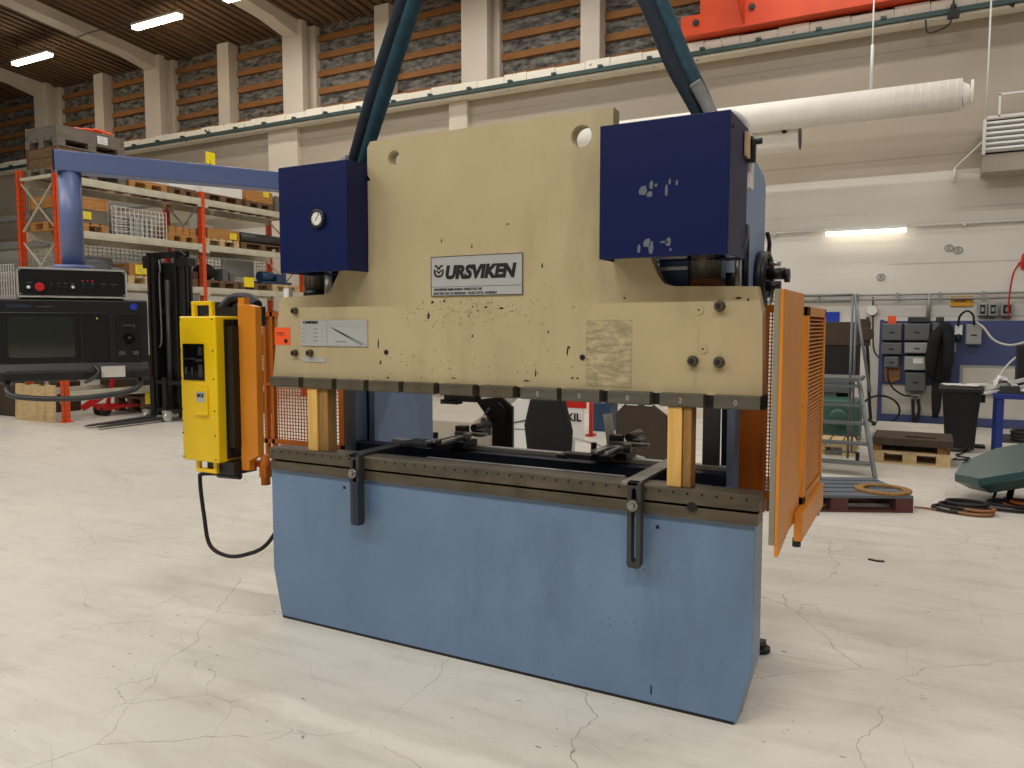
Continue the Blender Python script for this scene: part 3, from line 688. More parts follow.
# back gauge carriages
def carriage(x, y, tall):
    t = G(); t.box(x-.09, x+.09, y-.07, y+.07, .925, .96); t.box(x-.05, x+.05, y-.17, y-.07, .93, .958)
    o = t.build('back_gauge_carriage', 'black', PB, bevel=.003)
    for dx in (-.045, -.02, .03):
        t = G(); t.box(x+dx-.009, x+dx+.009, y-.2+abs(dx), y+.28, .962, .978); t.build('guide_rail', 'bright', o, bevel=.002)
    t = G(); t.box(x-.15, x-.02, y-.235, y-.16, .945, .966); t.box(x-.19, x-.14, y-.235, y-.12, .94, .958); t.cyl((x-.06, y-.1, .965), (x-.06, y-.1, 1.005), .014, n=10); t.build('stop_finger', 'black', o, bevel=.002)
    t = G(); t.box(x-.03, x+.16, y+.03, y+.06, .98, .995); t.cyl((x+.07, y, .96), (x+.07, y, .995), .022, n=14); t.build('cross_slide', 'steel', o, bevel=.002)
    t = G(); t.box(x-.05, x+.01, y+.07, y+.12, .98, 1.02); t.cyl((x+.03, y+.13, 1.005), (x+.03, y+.30, 1.005), .022, n=12); t.box(x+.05, x+.1, y+.1, y+.2, .965, 1.0); t.build('motor', 'steel_dark', o, bevel=.002)
    if tall:
        t = G(); t.ob((x-.06, y+.1, 1.045), (.042, .014, .15), (0, R(-8), 0)); t.build('upright_plate', 'pale_metal', o)
    return o
carriage(-2.16, 3.40, False); carriage(-1.31, 3.46, True)
g = G(); P = [(-2.27, 1.13), (-2.10, 1.155), (-2.03, 1.10), (-2.03, .80), (-2.16, .80), (-2.16, 1.0)]; g.prism(P, 'y', 3.78, 3.80); g.tube(arc_pts := [(-2.12+.05*math.cos(R(a)), 3.76, 1.06+.06*math.sin(R(a))) for a in range(-60, 100, 20)], .008, 6)
g.cyl((-2.2, 3.77, 1.05), (-2.17, 3.77, 1.09), .008, n=6, mi=1); g.cyl((-2.18, 3.72, 1.02), (-2.18, 3.78, 1.02), .02, n=10, mi=1); g.build('gauge_end_plate', ['black', 'steel'], PB)

# ---- front sheet supports
def support(x, label, navy):
    t = thing('sheet_support', (x, 2.93, .917), label, 'sheet support', 'slotted sheet supports on the table edge')
    g = G(); g.box(x-.035-.02, x+.035-.02, 2.90, 3.50, .918, .932); g.build('arm', 'steel' if not navy else 'steel_dark', t, bevel=.002)
    # slotted upright
    h = [(x-.010, .90), (x-.010, .62), (x, .607), (x+.010, .62), (x+.010, .90), (x, .912)]
    g = G(); g.prism([(x-.028, .932), (x-.028, .60), (x-.02, .585), (x+.02, .585), (x+.028, .60), (x+.028, .932), (x, .932)]+[h[5], h[4], h[3], h[2], h[1], h[0], h[5]]+[(x, .932)], 'y', 2.90, 2.94)
    g.build('slotted_bar', 'steel_dark', t)
    if navy:
        g = G(); g.box(x-.008, x+.03, 2.888, 2.90, .59, .80); g.build('cover_strip', 'dark_navy', t, bevel=.004)
    g = G(); g.cyl((x, 2.90, .842), (x, 2.878, .842), .022, n=16); g.cyl((x, 2.878, .842), (x, 2.866, .842), .012, n=6); g.build('clamp_screw', 'steel', t)
support(-2.423, 'slotted steel sheet support with navy strip, hooked on the left of the press table', True)
support(-1.01, 'plain slotted steel sheet support hooked on the right of the press table', False)

# ---- timber props between table and clamps
def prop(x0, x1, y0, y1, label, m='wood'):
    g = G(); g.box(x0, x1, y0, y1, .917, 1.2355); g.build('timber_prop', m, bevel=.003, label=label, cat='wooden prop', group='timber props holding up the ram')
prop(-2.775, -2.712, 2.965, 3.03, 'pale yellow timber prop at the left, front one of its pair')
prop(-2.704, -2.65, 2.975, 3.04, 'narrow worn timber prop just right of the pale yellow left one', 'wood_worn')
prop(-.898, -.840, 2.965, 3.03, 'timber prop at the right with a pale face, wider of its pair')
prop(-.836, -.803, 2.97, 3.04, 'thin weathered timber prop at the far right under the clamps', 'wood_worn')

# ---- lifting slings
def sling(name, pts, ra, label, m):
    t = thing('lifting_sling', pts[0], label, 'sling', 'blue round slings lifting the press')
    P = bez(pts, 8); n = len(P)
    for k, mm in ((0, m[0]), (1, m[1])):
        q = [p+Vector((ra*(.5 if k else -.5), ra*.25*(1 if k else -1), 0)) for p in P]
        rr = [ra*(.58+.42*min(1, i/(n*.35))) for i in range(n)]
        g = G(); g.tube(q, rr, 14, e=.72); g.build('strand', mm, t)
    return t
s1 = sling('l', [(-2.66, 3.2, 2.325), (-2.60, 3.2, 2.43), (-2.47, 3.2, 2.73), (-2.29, 3.2, 3.12), (-2.03, 3.2, 3.68), (-1.78, 3.2, 4.22)], .046, 'dark blue lifting sling rising from the left navy housing', ('dark_web', 'teal_web'))
s2 = sling('r', [(-.815, 3.2, 2.36), (-.86, 3.2, 2.46), (-.95, 3.2, 2.64), (-1.06, 3.2, 2.90), (-1.37, 3.2, 3.55), (-1.70, 3.2, 4.25)], .047, 'teal lifting sling rising from the right navy housing', ('dark_web', 'teal_web'))
g = G(); g.tube(bez([(-.765, 3.17, 2.33), (-.80, 3.165, 2.40), (-.845, 3.15, 2.49), (-.86, 3.14, 2.52)]), [.026]*24+[.02], 10); g.build('sleeve', 'sleeve', s2)
g = G(); g.tube(bez([(-2.86, 3.15, 2.325), (-2.80, 3.14, 2.36), (-2.71, 3.14, 2.37), (-2.64, 3.15, 2.40)]), .022, 8); g.build('sleeve', 'sleeve', s1)
g = G(); g.tube(bez([(-.70, 3.15, 2.322), (-.74, 3.14, 2.36), (-.80, 3.15, 2.325)]), .013, 8); g.build('shackle', 'black', s2)

# ================================================================== CONTROL PENDANT (built along its own axis, then turned)
PO = Vector((-3.795, 2.372, 0)); PA = math.atan2(.858, .513)       # local x runs along the arm, local -y faces the operator
CP = thing('control_pendant', (0, 0, 0), 'dark control console with screen hanging from a blue swing arm left of the press', 'control panel')
g = G(); g.box(-.03, 1.80, -.055, .055, 2.306, 2.404); arm = g.build('swing_arm', 'armblue', CP, bevel=.006)
g = G(); g.box(-.037, -.03, -.055, .055, 2.306, 2.404); g.build('end_cap', 'black', arm)
g = G(); g.cyl((.035, 0, 1.845), (.035, 0, 2.31), .052, n=28); g.cyl((.035, 0, 1.828), (.035, 0, 1.85), .09, n=28); g.build('post', 'armblue', CP)
g = G(); g.cyl((1.72, 0, 1.9), (1.72, 0, 2.31), .05, n=20); g.build('pivot', 'armblue', CP)
fy = -.14
g = G(); P = [(-.205+.012, 1.686), (.262-.012, 1.686), (.262, 1.70), (.262, 1.812), (.25, 1.828), (-.193, 1.828), (-.205, 1.812), (-.205, 1.70)]
g.prism(P, 'y', fy, .10); ub = g.build('switch_box', 'alu', CP, label='low switch box with red stop button')
g = G(); g.box(-.196, .253, fy-.003, fy, 1.695, 1.819); fp = g.build('front_plate', 'console_panel', ub, bevel=.002)
def knob(x, z, r, m, nm='button', d=.012, par=None):
    g = G(); g.cyl((x, fy-.003, z), (x, fy-.003-d, z), r, r*.9, n=18); return g.build(nm, m, par or ub, bevel=.001)
knob(-.111, 1.735, .021, 'red', 'emergency_stop', .03); knob(-.157, 1.733, .008, 'white'); knob(.026, 1.737, .013, 'black', 'selector', .01); knob(.026, 1.737, .007, 'white', 'selector_cap', .014)
for x in (-.065, -.035, -.005, .07, .11, .155, .2): knob(x, 1.738, .006, 'rubber')
for x in (.068, .09, .11): knob(x, 1.768, .004, 'red', 'pilot_light', .003)
g = G()
for x, w in ((-.165, .022), (-.068, .008), (-.038, .008), (-.01, .014), (.018, .016), (.064, .012), (.104, .012), (.145, .022), (.19, .03)): g.box(x, x+w, fy-.0038, fy-.003, 1.752, 1.757)
g.build('print', 'keys', ub)
for x, z in ((-.19, 1.812), (-.19, 1.702), (.246, 1.812), (.246, 1.702)): knob(x, z, .003, 'alu', 'screw', .002)
# main console
g = G(); P = [(fy, 1.285), (fy-.02, 1.33), (fy, 1.37), (fy, 1.675), (fy+.02, 1.682), (.12, 1.682), (.12, 1.30)]
g.prism(P, 'x', -.325, .35); cb = g.build('console', 'console', CP, bevel=.005)
def panel(x0, x1, z0, z1, m, nm, d=.004, b=.003, par=None):
    g = G(); g.box(x0, x1, fy-d, fy+.002, z0, z1); return g.build(nm, m, par or cb, bevel=b)
panel(-.285, .045, 1.375, 1.615, 'console_panel', 'screen_bezel')
g = G(); n = 12; vs = []; fs = []
for i in range(n+1):
    for j in range(n+1):
        u, v = i/n*2-1, j/n*2-1; x = -.112+.137*u*(1-.02*v*v); z = 1.497+.098*v*(1-.03*u*u); vs.append((x, fy-.0045-.008*(1-u*u*.5-v*v*.5), z))
for i in range(n):
    for j in range(n): a = i*(n+1)+j; fs.append((a, a+n+1, a+n+2, a+1))
g.add(vs, fs, 0, [1]*len(fs)); g.build('screen', 'screen', cb)
panel(.062, .172, 1.375, 1.615, 'console_panel', 'key_panel')
g = G()
for r_, (z, n_) in enumerate(((1.598, 7), (1.585, 7), (1.555, 5), (1.535, 5), (1.515, 5), (1.495, 5), (1.475, 5), (1.455, 5), (1.415, 7), (1.40, 7))):
    for k in range(n_): w = .096/n_; g.box(.069+k*w, .069+k*w+w*.7, fy-.006, fy-.004, z-.005, z+.005)
g.build('keys', 'console', cb)
g = G(); g.box(.12, .126, fy-.0065, fy-.004, 1.584, 1.59); g.build('status_light', 'label_yellow', cb)
panel(.203, .313, 1.372, 1.612, 'console_panel', 'dial_panel', .006)
g = G(); g.cyl((.262, fy-.006, 1.487), (.262, fy-.012, 1.487), .027, n=28); g.cyl((.262, fy-.012, 1.487), (.262, fy-.032, 1.487), .019, n=24); g.cyl((.262, fy-.032, 1.492), (.262, fy-.034, 1.492), .006, n=10, mi=1); g.build('hand_dial', ['black_gloss', 'keys'], cb)
g = G()
for x in (.228, .29): g.box(x-.014, x+.014, fy-.010, fy-.006, 1.405, 1.425)
g.box(.235, .285, fy-.008, fy-.006, 1.55, 1.556); g.box(.285, .29, fy-.008, fy-.006, 1.54, 1.56); g.build('buttons', 'keys', cb)
g = G(); g.cyl((.288, fy+.001, 1.647), (.288, fy-.003, 1.647), .017, n=20); g.build('round_emblem', 'door_blue', cb)
g = G()
for k in range(12): g.box(-.26+k*.03, -.238+k*.03, fy-.024, fy-.018, 1.325, 1.34)
for k in range(3): g.box(.25+k*.025, .268+k*.025, fy-.024, fy-.018, 1.325, 1.34)
g.build('function_keys', 'steel_dark', cb)
g = G(); g.box(-.13, -.055, fy-.002, fy, 1.640, 1.644); g.box(-.25, -.15, fy-.002, fy, 1.636, 1.652, 1); g.build('faded_name_strip', ['keys', 'dark_navy'], cb)
g = G(); g.ob((.185, fy-.03, 1.325), (.105, .003, .055), (R(-8), 0, 0)); g.build('paper_tag', 'concrete', cb, label='cream paper card')
g = G(); g.tube(bez([(.10, fy-.02, 1.36), (.12, fy-.05, 1.33), (.10, fy-.05, 1.30), (.06, fy-.03, 1.275)]), .008, 8); g.build('clip', 'steel_dark', cb)
g = G(); g.tube(bez([(-.25, -.05, 1.29), (-.262, -.16, 1.26), (-.22, -.22, 1.222), (0, -.24, 1.205), (.22, -.22, 1.222), (.30, -.16, 1.25), (.31, -.05, 1.29)]), .0135, 10); g.build('handle_bar', 'steel_dark', CP)
place(CP, PO, PA)

# ================================================================== YELLOW BOX AND GUARDS
YB = thing('control_cabinet', (-3.43, 2.9, .8), 'narrow yellow control box with black side hanging beside the orange guard', 'control box')
Y0 = 2.85
g = G(); g.box(-3.575, -3.297, Y0, Y0+.16, .822, 1.602); yb = g.build('body', 'yellow', YB, bevel=.008)
g = G(); g.box(-3.297, -3.285, Y0+.055, Y0+.15, .84, 1.585); g.box(-3.297, -3.28, Y0+.10, Y0+.108, .84, 1.585, 1); g.build('side_cover', ['black', 'steel_dark'], yb)
g = G(); g.box(-3.545, -3.385, Y0-.006, Y0, 1.26, 1.455); wn = g.build('window', 'black_gloss', yb, label='black window')
g = G()
g.box(-3.425, -3.395, Y0-.007, Y0-.006, 1.395, 1.44); g.box(-3.445, -3.395, Y0-.007, Y0-.006, 1.36, 1.375); g.box(-3.425, -3.395, Y0-.007, Y0-.006, 1.28, 1.345); g.box(-3.53, -3.515, Y0-.007, Y0-.006, 1.29, 1.33); g.box(-3.48, -3.47, Y0-.007, Y0-.006, 1.29, 1.33); g.box(-3.54, -3.45, Y0-.007, Y0-.006, 1.372, 1.378)
g.build('relays', 'steel_dark', wn)
g = G(); g.box(-3.452, -3.36, Y0-.012, Y0, 1.08, 1.22); g.box(-3.455, -3.357, Y0-.018, Y0, 1.075, 1.09); bd = g.build('badge_mount', 'yellow', yb, bevel=.004)
g = G(); g.box(-3.44, -3.375, Y0-.014, Y0-.012, 1.145, 1.20); bp = g.build('badge', 'plate_grey', yb)
text('BCS', 'lettering', .026, (-3.43, Y0-.0145, 1.172), bp, 'ink', bold=.05)
for z in (1.585, 1.42, 1.27, 1.1, .97, .84):
    for x in (-3.567, -3.318):
        g = G(); g.cyl((x, Y0, z), (x, Y0-.003, z), .0045, n=8); g.build('screw', 'black', yb)
for z0, z1 in ((1.602, 1.672), (.822, .765)):
    g = G(); s_ = 1 if z1 > z0 else -1
    g.bar((-3.51, Y0+.05, z0-.01*s_), (-3.51, Y0+.05, z1), .025, .022); g.bar((-3.375, Y0+.05, z0-.01*s_), (-3.375, Y0+.05, z1), .025, .022); g.bar((-3.522, Y0+.05, z1), (-3.363, Y0+.05, z1), .025, .022)
    g.build('handle', 'yellow', YB, bevel=.003)
g = G(); g.box(-3.46, -3.25, Y0+.06, Y0+.22, .752, .822); g.cyl((-3.42, Y0+.1, .735), (-3.27, Y0+.12, .735), .018, n=12); g.build('bottom_bracket', 'black', YB, bevel=.004)
g = G(); g.tube(bez([(-3.47, Y0+.2, 1.64), (-3.40, Y0+.22, 1.70), (-3.28, Y0+.22, 1.70), (-3.2, Y0+.2, 1.66)]), .03, 10); g.box(-3.5, -3.2, Y0+.17, Y0+.26, 1.55, 1.655); g.build('cable_duct', 'black', YB)
g = G(); g.box(-3.297, -3.24, Y0+.06, Y0+.16, .9, 1.55); g.build('mounting_plate', 'black', YB)
g = G(); q = FY(2.9, 172, 0)
g.tube(bez([FY(2.95, 225, 474), FY(2.95, 203, 474), FY(2.95, 200, 480), FY(2.95, 204, 515), FY(2.95, 210, 545), FY(2.96, 228, 556), FY(2.98, 248, 554), FY(3.02, 266, 545), FY(3.12, 285, 520), FY(3.3, 310, 500)]), .011, 8)
g.build('power_cable', 'rubber', label='black cable looping from the yellow box to the blue press bed', cat='cable')
# left guard
LG = thing('machine_guard', (-3.2, 3.1, .775), 'orange guard with dark mesh panel beside the yellow box', 'machine guard')
g = G(); g.prism([(-3.245, .775), (-3.19, .775), (-3.185, .83), (-3.12, .86), (-3.115, 1.65), (-3.16, 1.662), (-3.245, 1.668)], 'y', 2.955, 3.0); g.build('upright_plate', 'orange', LG, bevel=.003)
g = G(); g.box(-3.245, -3.2, 2.96, 3.0, 1.666, 1.70); g.build('top_tab', 'orange', LG)
MY = 3.62
xa, xb, xc_, xd = FY(MY, 253, 312).x, FY(MY, 264, 312).x, FY(MY, 271, 312).x, FY(MY, 345, 400).x
g = G(); z0, z1 = .80, 1.64
for x in (xb, xc_): g.box(x, x+.022, MY-.015, MY+.015, z0-.1, z1)
g.box(xa-.1, xd, MY-.015, MY+.015, z0, z0+.03); g.box(xa-.1, xd, MY-.015, MY+.015, z1-.03, z1); g.box(xd-.03, xd, MY-.015, MY+.015, z0, z1); g.box(xa-.13, xa-.1, MY-.015, MY+.015, z0, z1); g.box(xa-.1, xd, MY-.012, MY+.012, 1.17, 1.19)
g.build('mesh_frame', 'orange_dark', LG)
g = G(); g.grid((xa-.1, MY, z0), (xd-xa+.1, 0, 0), (0, 0, z1-z0), 36, 40, .0045); g.build('wire_mesh', 'orange_dark', LG)
g = G(); g.box(-3.14, -3.09, 2.98, 3.62, .74, .80); g.cyl((-3.115, 3.0, .70), (-3.115, 3.0, .86), .025, n=12); g.box(-3.24, -3.1, 3.0, 3.04, .79, .82); g.box(-3.1, -3.05, 3.03, 3.06, .82, .86); g.build('bracket', 'orange_dark', LG)
g = G()
for z, h in ((1.36, .14), (1.16, .1), (.98, .14)): g.box(xa-.1, xc_-.05, MY+.05, MY+.07, z, z+h)
g.build('backing_slat', 'orange_dark', LG)
# right guard
RG = thing('machine_guard', (-.4, 2.95, .8), 'tall orange guard with louvred side panel at the right end of the press', 'machine guard')
g = G(); g.box(-.408, -.396, 2.50, 2.93, .86, 1.664); g.box(-.426, -.408, 2.5, 2.56, .86, 1.664, 1); g.build('side_plate', ['orange', 'grey_strip'], RG, bevel=.002)
g = G(); g.prism([(2.50, .86), (2.50, .825), (2.70, .86)], 'x', -.408, -.396); g.build('lower_tip', 'orange', RG)
g = G(); bx0, bx1 = -.412, -.384; y0, y1 = 2.95, 3.49
g.box(bx0, bx1, y0, y0+.05, .90, 1.62); g.box(bx0, bx1, y1-.035, y1, .90, 1.62); g.box(bx0, bx1, y0, y1, 1.585, 1.62); g.box(bx0, bx1, y0, y1, .90, .93); lf = g.build('louvre_frame', 'orange', RG, bevel=.002)
g = G(); n = 44
for k in range(n):
    z = .945+k*(1.575-.945)/(n-1); g.ob(((bx0+bx1)/2+.004, (y0+y1)/2, z), (.014, y1-y0-.08, .003), (0, R(28), 0))
g.box(bx0-.002, bx0, y0, y1, .92, 1.6, 1)
g.build('louvres', ['orange', 'brown_dark'], lf)
g = G(); g.box(-.395, -.366, 2.81, 3.42, .80, .90); g.build('base_box', 'orange', RG, bevel=.004)
g = G()
for y in (2.86, 3.38): g.cyl((-.39, y, .77), (-.39, y, .80), .015, n=10)
g.build('foot_stud', 'black', RG)
gy = 3.46; xa_, xb_, xc2 = FY(gy, 735.5, 440).x, FY(gy, 763, 440).x, FY(gy, 779, 440).x
g = G(); g.box(xa_, xb_, gy, gy+.012, .78, 1.62); g.build('rear_panel', 'orange_dark', RG, label='inner panel, its shade put into the orange')
g = G(); g.box(xb_, xb_+.014, gy-.012, gy+.012, .74, 1.64); g.box(xc2, xc2+.014, gy-.012, gy+.012, .74, 1.64); g.box(xb_, xc2+.014, gy-.01, gy+.01, .80, .83); g.box(xb_, xc2+.014, gy-.01, gy+.01, 1.61, 1.64); g.box(xc2, -.40, gy-.01, gy+.01, .82, .85); g.build('mesh_frame', 'orange_dark', RG)
g = G(); g.grid((xb_, gy, .83), (xc2-xb_, 0, 0), (0, 0, .78), 5, 48, .0045); g.build('wire_mesh', 'orange_dark', RG)

# ================================================================== LEFT BACKGROUND: PALLET RACK
RX0, RX1 = -13.22, -12.24
LV = (.50, 2.29, 3.10, 3.95)
RY = (7.56, 10.33, 13.0)
rack = thing('pallet_rack', (RX1, RY[0], 0), 'tall pallet rack with red orange uprights and pale beams at the left', 'pallet rack')
for y in RY:
    for x in (RX0, RX1):
        g = G(); top = 4.08; g.box(x-.05, x+.05, y-.045, y-.04, 0, top); g.box(x-.05, x-.044, y-.045, y+.045, 0, top); g.box(x+.044, x+.05, y-.045, y+.045, 0, top); g.box(x-.08, x+.08, y-.08, y+.08, 0, .015)
        for k in range(int(top/.1)): g.box(x-.016, x+.016, y-.0465, y-.045, .08+k*.1, .11+k*.1, 1); g.box(x+.05, x+.0515, y-.016, y+.016, .08+k*.1, .11+k*.1, 1)
        g.build('upright', ['red_orange', 'rust'], rack)
    for k in range(4):
        z = .2+k*.95; p = (RX0, y, z), (RX1, y, z+.85); q = (RX1, y, z), (RX0, y, z+.85)
        for a, b in (p, q): g = G(); g.bar(a, b, .028, .02); g.build('brace', 'rack_beam', rack)
    g = G(); g.bar((RX0, y, 3.93), (RX1, y, 3.93), .05, .05); g.build('brace', 'rack_beam', rack)
for z in LV:
    for x in (RX0+.03, RX1+.03):
        for a, b in ((RY[0], RY[1]), (RY[1], RY[2])):
            g = G(); g.box(x-.02, x+.03, a+.05, b-.05, z-.12, z-.004); g.box(x+.03, x+.034, a+.05, b-.05, z-.09, z-.03); g.box(x+.018, x+.032, a+.045, a+.12, z-.16, z); g.box(x+.018, x+.032, b-.12, b-.045, z-.16, z)
            g.build('beam', 'rack_beam', rack)
g = G(); g.grid((RX0-.12, 7.6, 2.35), (0, 5.4, 0), (0, 0, .68), 60, 9, .012); g.build('mesh_back', 'rack_beam', rack)

def pallet(x0, x1, y0, y1, z, m, label, rz=0, group='wooden pallets in the hall'):
    """euro pallet: boards run along the longer side"""
    w, d = x1-x0, y1-y0; g = G(); cx, cy = (x0+x1)/2, (y0+y1)/2
    along_x = w > d; L, W = (w, d) if along_x else (d, w)
    def b(a0, a1, c0, c1, z0, z1):
        if along_x: g.box(cx+a0, cx+a1, cy+c0, cy+c1, z0, z1)
        else: g.box(cx+c0, cx+c1, cy+a0, cy+a1, z0, z1)
    for c in (-W/2, -.06, W/2-.12):
        b(-L/2, L/2, c, c+.12, z, z+.02)
        for a in (-L/2, -.07, L/2-.14): b(a, a+.14, c, c+.12, z+.02, z+.10)
    for a in (-L/2, -.07, L/2-.14): b(a, a+.14, -W/2, W/2, z+.10, z+.12)
    for k in range(5): c = -W/2+k*(W-.13)/4; b(-L/2, L/2, c, c+.13, z+.12, z+.142)
    o = g.build('pallet', m, label=label, cat='pallet', group=group)
    if rz: o.rotation_euler = (0, 0, rz)
    return o
def crate(x0, x1, y0, y1, z0, z1, m, label, tagz=None, tagw=.16, name='crate', cat='crate', n=3):
    t = thing(name, ((x0+x1)/2, (y0+y1)/2, z0), label, cat)
    g = G(); h = (z1-z0)/n
    for k in range(n): g.box(x0, x1, y0, y1, z0+k*h+.002, z0+(k+1)*h-.006)
    g.box(x0+.02, x1-.02, y0+.02, y1-.02, z0, z1-.01)
    for x, y in ((x0, y0), (x1, y0), (x0, y1), (x1, y1)): g.box(x-.012, x+.012, y-.02, y+.02, z0, z1)
    g.build('box', m, t)
    if tagz:
        ty = tagz[0]; g = G(); g.box(x1+.013, x1+.018, ty-tagw/2, ty+tagw/2, tagz[1], tagz[1]+tagw*.72); tg = g.build('label', tagz[2] if len(tagz) > 2 else 'label_yellow', t, label='yellow card' if len(tagz) < 3 else 'white card')
        g = G()
        for k in range(3): g.box(x1+.018, x1+.0185, ty-tagw*.35, ty+tagw*(.3-.1*k), tagz[1]+tagw*(.15+.2*k), tagz[1]+tagw*(.2+.2*k))
        g.build('print', 'ink_grey', tg)
    return t
FXF = -12.27                                      # front face of the loads
BXB = -13.12
z = LV[3]
pallet(BXB, FXF, 7.62, 8.80, z, 'wood_grey', 'grey wooden pallet under the crate at the near top end of the rack')
crate(BXB+.02, FXF-.02, 7.64, 8.78, z+.142, z+.46, 'wood_dark', 'dark wooden crate at the near top end of the rack', n=2)
pallet(BXB, FXF, 7.62, 8.80, z+.46, 'wood_grey', 'grey wooden pallet lying on top of the dark crate, highest on the rack')
crate(BXB+.02, FXF-.02, 7.64, 8.78, z+.602, z+.80, 'wood_grey', 'grey pallet collar with white card, topmost on the rack', (8.4, z+.62, 'white'), .18, n=1, name='pallet_collar', cat='pallet collar')
g = G()
for k in range(5): g.tube(bez([(-12.9+.1*k, 7.8+.15*k, z+.81), (-12.8+.1*k, 7.95+.1*k, z+.87), (-12.6+.08*k, 8.1+.12*k, z+.82)], 5), .02, 6)
g.build('lashing_strap', 'sticker', label='orange lashing strap lying on the topmost pallet collar', cat='strap')
pallet(BXB, FXF, 8.86, 9.62, z, 'wood_crate', 'orange brown pallet on the top beam behind the blue swing arm')
pallet(BXB, FXF, 9.66, 10.26, z, 'wood_dark', 'dark pallet under the white box left of the middle rack upright')
crate(BXB, FXF, 9.68, 10.25, z+.142, z+.40, 'white', 'white box on the top beam left of the middle upright', n=1, name='white_box', cat='box')
pallet(BXB, FXF, 10.42, 11.36, z, 'wood_dark', 'dark pallet under the long white box on the top beam')
crate(BXB, FXF, 10.42, 11.34, z+.142, z+.36, 'white', 'long white box on the top beam right of the middle upright', n=1, name='white_box', cat='box')
pallet(BXB, FXF, 11.46, 12.2, z, 'wood_dark', 'pallet under the orange crate beside the navy housing')
crate(BXB, FXF, 11.48, 12.16, z+.142, z+.38, 'wood_crate', 'orange wooden crate with yellow card on the top beam, far end', (12.0, z+.27), .15, n=1)
pallet(BXB, FXF, 12.26, 12.92, z, 'wood_grey', 'grey pallet at the far end of the top beam')
crate(BXB, FXF, 12.28, 12.9, z+.142, z+.34, 'wood_grey', 'grey box at the far end of the top beam', n=1)
g = G(); g.cyl((FXF+.0, 10.6, z+.36), (FXF, 10.6, z+.76), .008, n=6); g.box(FXF-.003, FXF+.003, 10.50, 10.72, z+.70, z+.92, 1); g.build('card_on_stick', ['steel_dark', 'label_yellow'], label='yellow card sticking up above the blue swing arm', cat='sign')
z = LV[2]
pallet(BXB, FXF, 7.64, 8.44, z, 'wood_crate', 'brown pallet under the crate on the middle beam beside the blue post')
crate(BXB, FXF, 7.66, 8.42, z+.142, z+.36, 'wood_grey', 'grey lower crate with yellow card behind the blue post', (8.05, z+.2), .17, n=1)
crate(BXB, FXF, 7.66, 8.42, z+.36, z+.56, 'wood_crate', 'orange brown upper crate behind the blue post', n=1)
t = thing('wire_bin', (-12.7, 9.0, z), 'white wire mesh bin filled with slatted metal on the middle beam', 'wire bin')
g = G()
for (o_, a_, b_, na, nb) in (((FXF, 8.52, z), (0, 1.0, 0), (0, 0, .48), 12, 6), ((BXB, 8.52, z), (0, 1.0, 0), (0, 0, .48), 12, 6), ((BXB, 8.52, z), (.93, 0, 0), (0, 0, .48), 10, 6), ((BXB, 9.52, z), (.93, 0, 0), (0, 0, .48), 10, 6), ((BXB, 8.52, z), (.93, 0, 0), (0, 1.0, 0), 8, 8)): g.grid(o_, a_, b_, na, nb, .008)
g.build('mesh', 'white', t)
g = G()
for k in range(7): g.ob((-12.5, 8.70, z+.06+k*.05), (.4, .26, .018), (0, R(12), 0))
for k in range(5): g.box(-12.6, -12.4, 8.95+k*.1, 9.0+k*.1, z+.02, z+.36)
g.build('scrap', 'alu', t)
pallet(BXB, FXF, 9.62, 10.26, z, 'wood_crate', 'brown pallet of boards left of the middle upright, middle beam')
g = G()
for k in range(4): g.box(BXB, FXF, 9.64+k*.15, 9.77+k*.15, z+.142, z+.27)
g.build('board_stack', 'wood_crate', label='stack of brown boards on the middle beam', cat='boards')
pallet(BXB, FXF, 10.42, 11.26, z, 'wood_pale', 'pale pallet right of the middle upright on the middle beam')
crate(BXB, FXF, 10.5, 11.24, z+.142, z+.34, 'wood_crate', 'open wooden crate with yellow card on the middle beam', (11.1, z+.16), .17, n=1)
pallet(BXB, FXF, 11.32, 12.5, z, 'wood_dark', 'dark pallet under the black pipes on the middle beam')
for k in range(3):
    g = G(); g.cyl((FXF-.12-.22*k, 11.34, z+.25), (FXF-.12-.22*k, 12.48, z+.25), .105, n=16); g.build('black_pipe', 'steel_dark', label=('front', 'middle', 'rear')[k]+' one of the black pipes lying on the middle beam', cat='pipe', group='black pipes on the rack')
z = LV[1]
g = G(); g.box(-13.0, FXF, 7.95, 8.7, z, z+.12); g.box(-12.9, FXF-.05, 8.05, 8.5, z+.12, z+.3); g.cyl((-12.5, 8.1, z+.32), (-12.5, 8.6, z+.32), .1, n=14); g.cyl((-12.3, 8.45, z+.2), (-12.3, 8.7, z+.2), .07, n=12)
g.build('machine_part', 'grey_box', label='grey machine part on the lower beam above the console', cat='machine part')
pallet(BXB, FXF, 8.78, 9.56, z, 'wood_pale', 'pale pallet on the lower beam beside the forklift mast')
crate(BXB, FXF, 8.82, 9.3, z+.142, z+.36, 'wood_crate', 'small crate with yellow card left of the forklift mast', (9.02, z+.17), .22, n=1)
pallet(BXB, FXF, 9.62, 10.24, z, 'wood_dark', 'dark pallet on the lower beam behind the forklift mast')
pallet(BXB, FXF, 9.62, 10.24, z+.142, 'wood_red', 'red brown pallet stacked on the dark one behind the mast')
pallet(BXB, FXF, 10.42, 11.22, z, 'wood_dark', 'dark pallet under the black sacks on the lower beam')
g = G(); g.sphere((-12.55, 10.62, z+.31), .2, sz=(1.2, 1.0, .85)); g.sphere((-12.62, 10.74, z+.36), .12, sz=(1, 1.2, .8)); g.build('black_sack', 'cloth_black', label='black sack on the lower beam right of the middle upright', cat='sack')
